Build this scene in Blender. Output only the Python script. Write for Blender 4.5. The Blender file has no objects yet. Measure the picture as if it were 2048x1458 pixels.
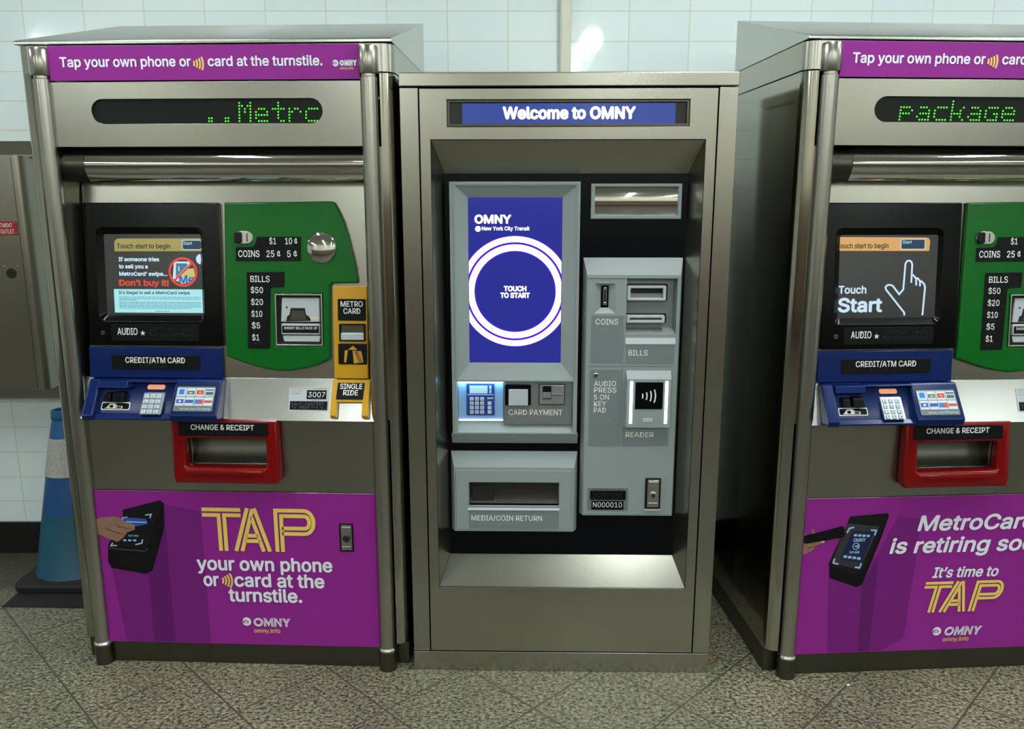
import bpy, bmesh, math, random, os
from mathutils import Vector, Matrix

SC = bpy.context.scene
COL = SC.collection
R = math.radians
random.seed(7)

# ------------------------------------------------------------------ camera
cam_data = bpy.data.cameras.new('camera')
cam = bpy.data.objects.new('camera', cam_data)
COL.objects.link(cam)
cam.location = (-0.1566, -2.3495, 1.4831)
cam.rotation_euler = (R(90 - 11.4654), 0, R(0.0))
cam_data.sensor_width = 36
cam_data.lens = 28.39
cam_data.clip_start = 0.05
SC.camera = cam

# ------------------------------------------------------------------ world, exposure
world = bpy.data.worlds.new('world')
SC.world = world
world.use_nodes = True
world.node_tree.nodes['Background'].inputs[0].default_value = (0.5, 0.52, 0.5, 1)
world.node_tree.nodes['Background'].inputs[1].default_value = 0.15
SC.view_settings.view_transform = 'Standard'
SC.view_settings.look = 'None'
SC.view_settings.gamma = 1
SC.view_settings.use_curve_mapping = False
SC.view_settings.exposure = 0.0
SC.cycles.use_denoising = True
SC.cycles.max_bounces = 8
SC.cycles.sample_clamp_indirect = 6
LAMP_STRENGTH = 42.5
LAMP_COLOR = (0.90, 1.0, 1.01)
CEIL = 3.0


# ------------------------------------------------------------------ materials
def lin(c):
    o = []
    for v in c[:3]:
        v = v / 255.0
        o.append(v / 12.92 if v <= 0.04045 else ((v + 0.055) / 1.055) ** 2.4)
    return (o[0], o[1], o[2], 1.0)


def pbr(name, col, rough=0.5, metal=0.0, emit=None, strength=0.0, coat=0.0, spec=0.5, bump=0.0, bscale=200.0,
        vary=0.0, vscale=6.0, stretch=(1, 1, 1), rvary=0.0):
    m = bpy.data.materials.new(name)
    m.use_nodes = True
    nt = m.node_tree
    b = nt.nodes['Principled BSDF']
    c = lin(col)
    b.inputs['Base Color'].default_value = c
    b.inputs['Roughness'].default_value = rough
    b.inputs['Metallic'].default_value = metal
    b.inputs['Specular IOR Level'].default_value = spec
    if coat:
        b.inputs['Coat Weight'].default_value = coat
        b.inputs['Coat Roughness'].default_value = 0.08
    if emit is not None:
        b.inputs['Emission Color'].default_value = lin(emit)
        b.inputs['Emission Strength'].default_value = strength
    if vary or bump or rvary:
        tc = nt.nodes.new('ShaderNodeTexCoord')
        mp = nt.nodes.new('ShaderNodeMapping')
        mp.inputs['Scale'].default_value = stretch
        nt.links.new(tc.outputs['Object'], mp.inputs['Vector'])
        if vary or rvary:
            n = nt.nodes.new('ShaderNodeTexNoise')
            n.inputs['Scale'].default_value = vscale
            n.inputs['Detail'].default_value = 6
            n.inputs['Roughness'].default_value = 0.6
            nt.links.new(mp.outputs[0], n.inputs['Vector'])
            if vary:
                mx = nt.nodes.new('ShaderNodeMix')
                mx.data_type = 'RGBA'
                mx.inputs['A'].default_value = tuple(x * (1 - vary) for x in c[:3]) + (1,)
                mx.inputs['B'].default_value = tuple(min(1, x * (1 + vary)) for x in c[:3]) + (1,)
                nt.links.new(n.outputs['Fac'], mx.inputs['Factor'])
                nt.links.new(mx.outputs['Result'], b.inputs['Base Color'])
            if rvary:
                mr = nt.nodes.new('ShaderNodeMapRange')
                mr.inputs['To Min'].default_value = rough - rvary
                mr.inputs['To Max'].default_value = rough + rvary
                mr.inputs['From Min'].default_value = 0.3
                mr.inputs['From Max'].default_value = 0.7
                nt.links.new(n.outputs['Fac'], mr.inputs['Value'])
                nt.links.new(mr.outputs['Result'], b.inputs['Roughness'])
        if bump:
            n2 = nt.nodes.new('ShaderNodeTexNoise')
            n2.inputs['Scale'].default_value = bscale
            n2.inputs['Detail'].default_value = 3
            nt.links.new(mp.outputs[0], n2.inputs['Vector'])
            bp = nt.nodes.new('ShaderNodeBump')
            bp.inputs['Strength'].default_value = bump
            bp.inputs['Distance'].default_value = 0.002
            nt.links.new(n2.outputs['Fac'], bp.inputs['Height'])
            nt.links.new(bp.outputs['Normal'], b.inputs['Normal'])
    return m


STEEL = (165, 162, 149)
M = dict(
    steel=pbr('brushed_steel', STEEL, 0.27, 1.0),
    steel_side=pbr('polished_side_steel', (168, 164, 150), 0.12, 1.0, vary=0.06, vscale=4),
    steel_bright=pbr('satin_shelf_steel', (190, 190, 182), 0.27, 1.0),
    steel_post=pbr('satin_post_steel', (172, 169, 157), 0.28, 1.0),
    steel_dark=pbr('dull_dark_steel', (92, 89, 79), 0.36, 1.0),
    chrome=pbr('mirror_chrome', (225, 222, 214), 0.04, 1.0),
    ring=pbr('chrome_ring', (245, 245, 240), 0.12, 1.0),
    purple=pbr('purple_vinyl', (150, 36, 144), 0.5, spec=0.3),
    purple_mid=pbr('purple_print_mid', (122, 28, 122), 0.5, spec=0.3),
    purple_deep=pbr('purple_print_deep', (100, 22, 106), 0.5, spec=0.3),
    print_white=pbr('white_print', (246, 248, 255), 0.6),
    print_yellow=pbr('yellow_print', (252, 214, 104), 0.6),
    print_black=pbr('black_print', (14, 13, 16), 0.5, spec=0.3),
    print_black_side=pbr('black_print_side', (7, 6, 9), 0.5, spec=0.25),
    print_grey=pbr('grey_print', (52, 50, 54), 0.42),
    print_navy=pbr('navy_print', (16, 28, 74), 0.42),
    print_blue=pbr('blue_print', (50, 82, 170), 0.42),
    print_glow=pbr('pale_blue_print', (170, 205, 240), 0.42),
    skin=pbr('printed_skin', (150, 112, 92), 0.5, vary=0.3, vscale=60),
    skin_dark=pbr('printed_skin_dark', (120, 78, 64), 0.5),
    nail=pbr('printed_nail', (236, 205, 195), 0.5),
    black=pbr('black_plastic', (7, 7, 8), 0.3, spec=0.25),
    black_gloss=pbr('black_gloss_plastic', (6, 7, 8), 0.14, spec=0.22, bump=0.03, bscale=260),
    black_sign=pbr('black_sign_plastic', (7, 8, 10), 0.45, spec=0.2),
    black_void=pbr('dark_slot', (6, 6, 6), 0.6),
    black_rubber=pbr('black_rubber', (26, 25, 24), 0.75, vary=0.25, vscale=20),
    navy_panel=pbr('navy_black_panel', (3, 5, 11), 0.25, spec=0.18),
    sign_text=pbr('sign_lettering', (250, 250, 242), 0.6),
    braille=pbr('braille_dot', (38, 40, 44), 0.4),
    braille_grey=pbr('grey_braille_dot', (150, 156, 155), 0.4),
    green=pbr('green_enamel', (4, 98, 26), 0.24, spec=0.3),
    blue=pbr('blue_enamel', (6, 33, 92), 0.22, spec=0.4),
    yellow=pbr('yellow_enamel', (214, 160, 16), 0.32, coat=0.2),
    red=pbr('red_enamel', (124, 8, 8), 0.15, spec=0.45),
    led_glass=pbr('led_window', (20, 24, 18), 0.4, spec=0.2),
    led=pbr('green_led', (40, 200, 40), 0.4, emit=(84, 242, 52), strength=1.15),
    white_plastic=pbr('pale_grey_plastic', (196, 202, 204), 0.35),
    cream=pbr('cream_plastic', (215, 212, 180), 0.4),
    grey_plastic=pbr('grey_plastic', (150, 160, 158), 0.45),
    grey_label=pbr('grey_label', (122, 132, 133), 0.5),
    grey_dark=pbr('grey_bay', (128, 134, 132), 0.4, metal=0.3),
    key_metal=pbr('keypad_metal', (190, 196, 200), 0.3, metal=0.8),
    lamp_salmon=pbr('salmon_indicator', (200, 120, 90), 0.4, emit=(255, 176, 132), strength=0.6),
    screen_dark=pbr('screen_dark', (20, 20, 20), 0.12, emit=(66, 70, 68), strength=0.55),
    screen_olive=pbr('screen_olive', (20, 20, 20), 0.2, emit=(176, 164, 92), strength=0.8),
    screen_orange=pbr('screen_orange', (20, 20, 20), 0.2, emit=(222, 170, 98), strength=0.9),
    screen_white=pbr('screen_white', (20, 20, 20), 0.2, emit=(205, 232, 250), strength=0.95),
    screen_cyan=pbr('screen_cyan', (20, 20, 20), 0.2, emit=(170, 235, 240), strength=0.95),
    screen_red=pbr('screen_red', (20, 20, 20), 0.2, emit=(228, 72, 58), strength=0.9),
    screen_ink=pbr('screen_ink', (10, 10, 10), 0.2, emit=(24, 60, 84), strength=0.8),
    screen_brown=pbr('screen_brown', (10, 10, 10), 0.2, emit=(64, 56, 34), strength=0.8),
    screen_blue=pbr('screen_blue', (10, 10, 10), 0.2, emit=(8, 96, 220), strength=0.9),
    screen_teal=pbr('screen_teal', (10, 10, 10), 0.2, emit=(62, 128, 152), strength=0.9),
    screen_straw=pbr('screen_straw', (10, 10, 10), 0.2, emit=(206, 200, 120), strength=0.9),
    display_blue=pbr('display_blue', (8, 10, 20), 0.12, emit=(46, 72, 166), strength=0.85),
    display_black=pbr('display_black', (10, 12, 18), 0.1),
    kiosk_blue=pbr('kiosk_screen_blue', (8, 8, 18), 0.12, emit=(42, 48, 150), strength=0.95),
    kiosk_violet=pbr('kiosk_screen_violet', (8, 8, 18), 0.12, emit=(82, 20, 232), strength=1.0),
    kiosk_white=pbr('kiosk_screen_white', (30, 30, 30), 0.2, emit=(255, 250, 255), strength=1.7),
    light_white=pbr('white_bar_and_glint', (240, 240, 240), 0.4, emit=(225, 238, 255), strength=3.0),
    light_cyan=pbr('cyan_light_strip', (240, 240, 240), 0.4, emit=(150, 215, 255), strength=15.0),
    bay_blue=pbr('pale_blue_bay', (150, 190, 235), 0.35),
    pad_blue=pbr('blue_keypad_body', (36, 72, 150), 0.35),
    pad_lcd=pbr('keypad_lcd', (190, 215, 240), 0.3, emit=(150, 200, 250), strength=0.25),
    pad_key=pbr('pale_keypad_key', (205, 215, 225), 0.4),
    pad_ink=pbr('keypad_ink', (40, 50, 90), 0.5),
    sign_red=pbr('red_sign', (150, 28, 28), 0.45),
    tray_shade=pbr('shaded_tray_metal', (62, 60, 52), 0.35, metal=0.6),  # shade of the return recess put into the metal colour
    cone_blue=pbr('cone_blue_vinyl', (3, 76, 124), 0.45, vary=0.25, vscale=9),
    cone_deep=pbr('cone_deep_blue', (2, 66, 122), 0.45, vary=0.2, vscale=9),
    cone_teal=pbr('cone_teal', (3, 74, 96), 0.45, vary=0.3, vscale=9),
    cone_white=pbr('cone_dirty_white', (164, 160, 150), 0.6, vary=0.45, vscale=90),
    pipe=pbr('beige_paint', (205, 205, 186), 0.45, vary=0.05),
    floor_dimmer=pbr('hall_floor_dimmer', (70, 66, 56), 0.4, vary=0.2, vscale=30),
    dado_dimmer=pbr('brown_dado_dimmer', (104, 88, 74), 0.3, vary=0.1),
    skirting=pbr('black_stone', (20, 20, 18), 0.25, vary=0.4, vscale=30),
    ceiling=pbr('ceiling_paint', (205, 206, 198), 0.8),
    lamp_body=pbr('lamp_housing', (220, 220, 216), 0.5),
    paper=pbr('white_paper', (225, 225, 220), 0.7),
    leaf=pbr('dry_leaf', (150, 105, 58), 0.7),
    bluec=pbr('sticker_blue', (40, 120, 215), 0.4),
    greenc=pbr('sticker_green', (70, 95, 75), 0.4),
    redc=pbr('sticker_red', (205, 70, 60), 0.4),
    orangec=pbr('sticker_orange', (225, 150, 70), 0.4),
    sticker=pbr('sticker_white', (214, 224, 230), 0.35),
    sticker_grey=pbr('sticker_grey', (110, 118, 120), 0.35),
)


def lamp_material():
    m = bpy.data.materials.new('fluorescent_diffuser')
    m.use_nodes = True
    nt = m.node_tree
    nt.nodes.clear()
    e = nt.nodes.new('ShaderNodeEmission')
    e.inputs[0].default_value = LAMP_COLOR + (1,)
    e.inputs[1].default_value = LAMP_STRENGTH
    o = nt.nodes.new('ShaderNodeOutputMaterial')
    nt.links.new(e.outputs[0], o.inputs[0])
    return m


M['lamp'] = lamp_material()


def tile_material(name, plane, w, h, off, c1, c2, grout, rough, mortar, rot=0.0, speckle=None, wobble=0.25):
    """tiles laid in a straight grid on a wall ('xz'/'yz') or a floor ('xy')"""
    m = bpy.data.materials.new(name)
    m.use_nodes = True
    nt = m.node_tree
    b = nt.nodes['Principled BSDF']
    geo = nt.nodes.new('ShaderNodeNewGeometry')
    sep = nt.nodes.new('ShaderNodeSeparateXYZ')
    nt.links.new(geo.outputs['Position'], sep.inputs[0])
    comb = nt.nodes.new('ShaderNodeCombineXYZ')
    for k, ax in enumerate(plane):
        nt.links.new(sep.outputs['XYZ'.index(ax.upper())], comb.inputs[k])
    mp = nt.nodes.new('ShaderNodeMapping')
    mp.inputs['Rotation'].default_value = (0, 0, rot)
    mp.inputs['Location'].default_value = (-off[0], -off[1], 0)
    nt.links.new(comb.outputs[0], mp.inputs['Vector'])
    br = nt.nodes.new('ShaderNodeTexBrick')
    br.offset = 0.0
    br.squash = 1.0
    br.inputs['Scale'].default_value = 1.0
    br.inputs['Brick Width'].default_value = w
    br.inputs['Row Height'].default_value = h
    br.inputs['Mortar Size'].default_value = mortar
    br.inputs['Mortar Smooth'].default_value = 0.15
    br.inputs['Bias'].default_value = 0
    br.inputs['Color1'].default_value = lin(c1)
    br.inputs['Color2'].default_value = lin(c2)
    br.inputs['Mortar'].default_value = lin(grout)
    nt.links.new(mp.outputs[0], br.inputs['Vector'])
    col = br.outputs['Color']
    bump_h = br.outputs['Fac']
    if speckle:
        n = nt.nodes.new('ShaderNodeTexNoise')
        n.inputs['Scale'].default_value = 95
        n.inputs['Detail'].default_value = 7
        n.inputs['Roughness'].default_value = 0.72
        n.inputs['Distortion'].default_value = 0.35
        mp2 = nt.nodes.new('ShaderNodeMapping')
        mp2.inputs['Scale'].default_value = (0.85, 1.1, 1)
        nt.links.new(geo.outputs['Position'], mp2.inputs['Vector'])
        nt.links.new(mp2.outputs[0], n.inputs['Vector'])
        rp = nt.nodes.new('ShaderNodeValToRGB')
        el = rp.color_ramp.elements
        el[0].position = 0.36
        el[0].color = lin(speckle[0])
        el[1].position = 0.66
        el[1].color = lin(speckle[2])
        e = el.new(0.48)
        e.color = lin(speckle[1])
        e = el.new(0.43)
        e.color = lin(tuple((a * 2 + c) / 3 for a, c in zip(speckle[0], speckle[1])))
        nt.links.new(n.outputs['Fac'], rp.inputs['Fac'])
        n2 = nt.nodes.new('ShaderNodeTexNoise')
        n2.inputs['Scale'].default_value = 2.4
        n2.inputs['Detail'].default_value = 5
        nt.links.new(geo.outputs['Position'], n2.inputs['Vector'])
        mr = nt.nodes.new('ShaderNodeMapRange')
        mr.inputs['From Min'].default_value = 0.3
        mr.inputs['From Max'].default_value = 0.7
        mr.inputs['To Min'].default_value = 0.72
        mr.inputs['To Max'].default_value = 1.15
        nt.links.new(n2.outputs['Fac'], mr.inputs['Value'])
        mul = nt.nodes.new('ShaderNodeMix')
        mul.data_type = 'RGBA'
        mul.blend_type = 'MULTIPLY'
        mul.inputs['Factor'].default_value = 1
        nt.links.new(rp.outputs['Color'], mul.inputs['A'])
        nt.links.new(mr.outputs['Result'], mul.inputs['B'])
        gn = nt.nodes.new('ShaderNodeTexNoise')
        gn.inputs['Scale'].default_value = 5
        gn.inputs['Detail'].default_value = 6
        nt.links.new(geo.outputs['Position'], gn.inputs['Vector'])
        ga = nt.nodes.new('ShaderNodeMath')
        ga.operation = 'MULTIPLY_ADD'
        ga.inputs[1].default_value = 0.5
        nt.links.new(gn.outputs['Fac'], ga.inputs[0])
        nt.links.new(sep.outputs['Y'], ga.inputs[2])
        gr = nt.nodes.new('ShaderNodeMapRange')
        gr.inputs['From Min'].default_value = 0.62
        gr.inputs['From Max'].default_value = 0.86
        gr.inputs['To Min'].default_value = 0.0
        gr.inputs['To Max'].default_value = 0.8
        nt.links.new(ga.outputs[0], gr.inputs['Value'])
        gm = nt.nodes.new('ShaderNodeMix')
        gm.data_type = 'RGBA'
        nt.links.new(gr.outputs['Result'], gm.inputs['Factor'])
        nt.links.new(mul.outputs['Result'], gm.inputs['A'])
        gm.inputs['B'].default_value = lin((50, 44, 34))
        mul = gm
        mix = nt.nodes.new('ShaderNodeMix')
        mix.data_type = 'RGBA'
        nt.links.new(br.outputs['Fac'], mix.inputs['Factor'])
        nt.links.new(mul.outputs['Result'], mix.inputs['A'])
        mix.inputs['B'].default_value = lin(grout)
        col = mix.outputs['Result']
    nt.links.new(col, b.inputs['Base Color'])
    b.inputs['Roughness'].default_value = rough
    b.inputs['Specular IOR Level'].default_value = 0.5
    inv = nt.nodes.new('ShaderNodeMath')
    inv.operation = 'SUBTRACT'
    inv.inputs[0].default_value = 1.0
    nt.links.new(bump_h, inv.inputs[1])
    bp = nt.nodes.new('ShaderNodeBump')
    bp.inputs['Strength'].default_value = 0.6
    bp.inputs['Distance'].default_value = 0.002
    nt.links.new(inv.outputs[0], bp.inputs['Height'])
    if wobble:
        wn = nt.nodes.new('ShaderNodeTexNoise')
        wn.inputs['Scale'].default_value = 7
        nt.links.new(geo.outputs['Position'], wn.inputs['Vector'])
        bp2 = nt.nodes.new('ShaderNodeBump')
        bp2.inputs['Strength'].default_value = wobble
        bp2.inputs['Distance'].default_value = 0.01
        nt.links.new(wn.outputs['Fac'], bp2.inputs['Height'])
        nt.links.new(bp.outputs['Normal'], bp2.inputs['Normal'])
        nt.links.new(bp2.outputs['Normal'], b.inputs['Normal'])
    else:
        nt.links.new(bp.outputs['Normal'], b.inputs['Normal'])
    return m


M['wall_tile'] = tile_material('white_glazed_tile', 'xz', 0.2290, 0.1085, (-0.172, 2.0755 - 20 * 0.1085), (226, 236, 234), (220, 232, 231),
                               (212, 213, 197), 0.08, 0.0023, wobble=0.12)
M['wall_tile_side'] = tile_material('white_glazed_tile_side', 'yz', 0.2310, 0.1085, (0, 2.0755 - 20 * 0.1085), (226, 230, 222), (220, 226, 218),
                                    (176, 178, 160), 0.10, 0.0032)
M['wall_far'] = tile_material('cream_glazed_tile', 'xz', 0.2310, 0.1085, (0, 2.0755 - 20 * 0.1085), (224, 218, 204), (218, 212, 198),
                              (170, 165, 150), 0.12, 0.0032)
FT = 0.310
s2 = math.sqrt(0.5)
# rotated by +45 degrees: first axis runs across the joints that fall to the right
M['floor_tile'] = tile_material('granite_tile', 'xy', 0.305, 0.3175, (-0.842, -1.155), (120, 114, 92), (120, 114, 92), (78, 74, 60), 0.42, 0.003,
                                rot=R(45), speckle=((38, 38, 31), (113, 109, 87), (176, 170, 142)), wobble=0)


# ------------------------------------------------------------------ geometry helpers
class MB:
    def __init__(self):
        self.v, self.f, self.m = [], [], []

    def add(self, verts, faces, m=0):
        n = len(self.v)
        self.v += [tuple(p) for p in verts]
        self.f += [tuple(i + n for i in f) for f in faces]
        self.m += [m] * len(faces)
        return self

    def loft(self, loops, m=0, cap0=True, cap1=True, closed=True):
        k = len(loops[0])
        vs = [p for l in loops for p in l]
        fs = []
        for i in range(len(loops) - 1):
            for j in range(k if closed else k - 1):
                a, b = i * k + j, i * k + (j + 1) % k
                fs.append((a, b, b + k, a + k))
        if cap0:
            fs.append(tuple(range(k))[::-1])
        if cap1:
            fs.append(tuple((len(loops) - 1) * k + j for j in range(k)))
        return self.add(vs, fs, m)

    def box(self, x0, x1, y0, y1, z0, z1, m=0):
        return self.loft([[(x0, y0, z0), (x1, y0, z0), (x1, y0, z1), (x0, y0, z1)], [(x0, y1, z0), (x1, y1, z0), (x1, y1, z1), (x0, y1, z1)]], m)

    def prism(self, poly, y0, y1, m=0):
        return self.loft([[(x, y0, z) for x, z in poly], [(x, y1, z) for x, z in poly]], m)

    def prof_yz(self, poly, x0, x1, m=0):
        return self.loft([[(x0, y, z) for y, z in poly], [(x1, y, z) for y, z in poly]], m)

    def prof_xy(self, poly, z0, z1, m=0):
        return self.loft([[(x, y, z0) for x, y in poly], [(x, y, z1) for x, y in poly]], m)

    def lathe(self, prof, cx, cy, n=28, m=0, cap0=True, cap1=True):
        loops = [[(cx + r * math.cos(2 * math.pi * i / n), cy + r * math.sin(2 * math.pi * i / n), z) for i in range(n)] for r, z in prof]
        return self.loft(loops, m, cap0, cap1)

    def disc_y(self, prof, cx, cz, n=24, m=0):
        """turned about an axis along y: prof of (radius, y)"""
        loops = [[(cx + r * math.cos(2 * math.pi * i / n), y, cz + r * math.sin(2 * math.pi * i / n)) for i in range(n)] for r, y in prof]
        return self.loft(loops, m)

    def line(self, p, q, w, y, m=0, t=0.0004):
        dx, dz = q[0] - p[0], q[1] - p[1]
        l = math.hypot(dx, dz) or 1
        nx, nz = -dz / l * w / 2, dx / l * w / 2
        return self.prism([(p[0] + nx, p[1] + nz), (q[0] + nx, q[1] + nz), (q[0] - nx, q[1] - nz), (p[0] - nx, p[1] - nz)], y - t, y, m)

    def poly_line(self, pts, w, y, m=0, closed=False, t=0.0004):
        """mitred stroke"""
        n = len(pts)
        L, Rr = [], []
        for i in range(n):
            a = pts[(i - 1) % n] if (closed or i > 0) else None
            c = pts[(i + 1) % n] if (closed or i < n - 1) else None
            p = Vector(pts[i])
            d1 = (p - Vector(a)).normalized() if a is not None else None
            d2 = (Vector(c) - p).normalized() if c is not None else None
            d1 = d1 or d2
            d2 = d2 or d1
            n1, n2 = Vector((-d1.y, d1.x)), Vector((-d2.y, d2.x))
            nn = (n1 + n2)
            nn = nn.normalized() if nn.length > 1e-6 else n1
            k = w / 2 / max(0.4, nn.dot(n1))
            L.append(p + nn * k)
            Rr.append(p - nn * k)
        cnt = n if closed else n - 1
        for i in range(cnt):
            j = (i + 1) % n
            self.prism([tuple(L[i]), tuple(L[j]), tuple(Rr[j]), tuple(Rr[i])], y - t, y, m)
        return self

    def ring(self, cx, cz, r0, r1, y, m=0, a0=0.0, a1=360.0, n=40, t=0.0004):
        full = abs(a1 - a0) >= 359.9
        k = n + (0 if full else 1)
        an = [R(a0 + (a1 - a0) * i / n) for i in range(k)]
        vs = []
        for yy in (y - t, y):
            for r in (r0, r1):
                vs += [(cx + r * math.cos(a), yy, cz + r * math.sin(a)) for a in an]
        fs = []
        for i in range(n):
            j = (i + 1) % k
            fs += [(i, j, k + j, k + i), (2 * k + i, 3 * k + i, 3 * k + j, 2 * k + j), (i, 2 * k + i, 2 * k + j, j), (k + i, k + j, 3 * k + j, 3 * k + i)]
        return self.add(vs, fs, m)


def obj(name, mb, mat, parent=None, warp=None, bevel=0.0, seg=2, smooth=True, label=None, shear=0.0, ang=32):
    if bevel and hasattr(mb, 'plate'):
        mb = plate_mb(*mb.plate, bev=bevel)
        bevel = 0
        ang = min(ang, 8)
    me = bpy.data.meshes.new(name)
    vs = mb.v
    if warp:
        vs = [(x, y + warp(z), z) for x, y, z in vs]
    me.from_pydata(vs, [], mb.f)
    mats = mat if isinstance(mat, (list, tuple)) else [mat]
    for m in mats:
        me.materials.append(M[m])
    me.polygons.foreach_set('material_index', mb.m)
    bm = bmesh.new()
    bm.from_mesh(me)
    bmesh.ops.recalc_face_normals(bm, faces=bm.faces)
    bm.to_mesh(me)
    bm.free()
    if smooth:
        me.polygons.foreach_set('use_smooth', [True] * len(me.polygons))
        me.set_sharp_from_angle(angle=R(ang))
    me.update()
    o = bpy.data.objects.new(name, me)
    COL.objects.link(o)
    o.parent = parent
    if bevel:
        bv = o.modifiers.new('soft_edges', 'BEVEL')
        bv.width = bevel
        bv.segments = seg
        bv.limit_method = 'ANGLE'
        bv.angle_limit = R(40)
        bv.harden_normals = True
    if label:
        o['label'] = label
    return o


def curve_mesh(cu):
    o = bpy.data.objects.new('tmp', cu)
    COL.objects.link(o)
    dg = bpy.context.evaluated_depsgraph_get()
    dg.update()
    me = bpy.data.meshes.new_from_object(o.evaluated_get(dg))
    bpy.data.objects.remove(o)
    vs = [tuple(v.co) for v in me.vertices]
    fs = [tuple(p.vertices) for p in me.polygons]
    bpy.data.meshes.remove(me)
    return vs, fs


def plate_mb(outer, holes, y0, y1, m=0, bev=0.0):
    """flat plate in the xz plane with openings, from y0 (front) to y1"""
    bev = min(bev, (y1 - y0) * 0.45)
    cu = bpy.data.curves.new('tmp', 'CURVE')
    cu.dimensions = '2D'
    cu.fill_mode = 'BOTH'
    cu.extrude = (y1 - y0) / 2 - bev
    cu.bevel_depth = bev
    cu.bevel_resolution = 2 if bev < 0.003 else 4
    cu.offset = -bev
    for k, lp in enumerate([outer] + list(holes)):
        area = sum(lp[i - 1][0] * lp[i][1] - lp[i][0] * lp[i - 1][1] for i in range(len(lp)))
        if (area > 0) == (k > 0):
            lp = lp[::-1]
        sp = cu.splines.new('POLY')
        sp.points.add(len(lp) - 1)
        for i, (x, z) in enumerate(lp):
            sp.points[i].co = (x, z, 0, 1)
        sp.use_cyclic_u = True
    vs, fs = curve_mesh(cu)
    bpy.data.curves.remove(cu)
    ym = (y0 + y1) / 2
    bm = bmesh.new()
    bv = [bm.verts.new((x, ym - z, y)) for x, y, z in vs]
    for f in fs:
        try:
            bm.faces.new([bv[i] for i in f])
        except ValueError:
            pass
    bmesh.ops.remove_doubles(bm, verts=bm.verts, dist=1e-5)
    bm.verts.index_update()
    mb = MB()
    mb.add([tuple(v.co) for v in bm.verts], [tuple(v.index for v in f.verts) for f in bm.faces], m)
    bm.free()
    mb.plate = (outer, holes, y0, y1, m)
    return mb


def rect(x0, x1, z0, z1):
    return [(x0, z0), (x1, z0), (x1, z1), (x0, z1)]


def rrect(x0, x1, z0, z1, r, n=4):
    o = []
    for cx, cz, a in ((x1 - r, z1 - r, 0), (x0 + r, z1 - r, 90), (x0 + r, z0 + r, 180), (x1 - r, z0 + r, 270)):
        o += [(cx + r * math.cos(R(a + 90 * i / n)), cz + r * math.sin(R(a + 90 * i / n))) for i in range(n + 1)]
    return o


def quad3(x0, x1, z0, z1, y):
    return [(x0, y, z0), (x1, y, z0), (x1, y, z1), (x0, y, z1)]


FONT = None
try:
    FONT = bpy.data.fonts.load(os.path.join(bpy.utils.system_resource('DATAFILES'), 'fonts', 'Inter.woff2'))
except Exception:
    FONT = None
_cap = {}


def glyphs(body, bold, space=1.0):
    cu = bpy.data.curves.new('tmp', 'FONT')
    if FONT:
        cu.font = FONT
    cu.body = body
    cu.size = 1.0
    cu.resolution_u = 3
    cu.space_character = space
    vs, fs = curve_mesh(cu)
    bpy.data.curves.remove(cu)
    return vs, fs


def text_into(mb, body, x0, x1, z, cap, y, bold=0.0, italic=0.0, m=0, space=1.0, t=0.0004):
    """lettering from x0 to x1 on the baseline z with capitals of the given height"""
    if 0 not in _cap:
        v, _ = glyphs('H', 0)
        _cap[0] = (min(p[1] for p in v), max(p[1] for p in v))
    c0, c1 = _cap[0]
    vs, fs = glyphs(body, bold, space)
    xa, xb = min(p[0] for p in vs), max(p[0] for p in vs)
    sz = cap / (c1 - c0)
    b = bold * cap * 1.2
    sz = (cap - 2 * b) / (c1 - c0)
    shifts = [(0, 0)]
    if b > 0:
        shifts = [(math.cos(R(a)) * b, math.sin(R(a)) * b) for a in range(0, 360, 45)] + ([(0, 0)] if bold > 0.03 else [])
    for k, (dx, dz) in enumerate(shifts):
        out = []
        for px, py, _ in vs:
            zz = (py - c0) * sz + b + dz
            out.append((x0 + b + dx + (px - xa) / (xb - xa) * (x1 - x0 - 2 * b - abs(italic) * cap) + italic * zz, y - t - k * 0.00002, z + zz))
        mb.add(out, fs, m)
    return mb


def text(name, rows, mat, parent, y, bold=0.0, warp=None, italic=0.0, space=1.0):
    """rows of (body, x0, x1, baseline z, cap height)"""
    o = None
    for b, x0, x1, z, cap in rows:
        o = obj(name, text_into(MB(), b, x0, x1, z, cap, y, bold, italic, 0, space), mat, parent, warp, smooth=False)
    return o


def flat(name, polys, mats, parent, y, warp=None, t=0.0005, label=None):
    """thin printed shapes: polys is a list of (outline, material index)"""
    mb = MB()
    for k, (p, m) in enumerate(polys):
        mb.prism(p, y - t - k * 0.00012, y, m)
    return obj(name, mb, mats, parent, warp, smooth=False, label=label)


def braille(rows, mat, parent, y, warp=None, seed=1):
    """rows of (x0, z, number of cells, pitch)"""
    rnd = random.Random(seed)
    mb = MB()
    for x0, z, n, p in rows:
        for c in range(n):
            for i in range(2):
                for j in range(3):
                    if rnd.random() < 0.5:
                        cx, cz, r = x0 + c * p + i * p * 0.38, z - j * p * 0.38, p * 0.13
                        mb.disc_y([(r, y), (r * 0.5, y - r * 0.7)], cx, cz, 6)
    return obj('braille', mb, mat, parent, warp, smooth=False)


def arcs_into(mb, x0, x1, zc, h, y, n=4, m=0, w=None):
    """contactless wave mark between x0 and x1"""
    W = x1 - x0
    w = w or W * 0.165
    cx = x0 - 0.45 * W
    r1 = 1.45 * W
    hh = math.degrees(math.asin(min(0.95, h / 2 / r1)))
    for k in range(n):
        r = r1 - (W - w) * k / (n - 1)
        mb.ring(cx, zc, r - w, r, y, m, -hh, hh, 10)
    return mb


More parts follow.
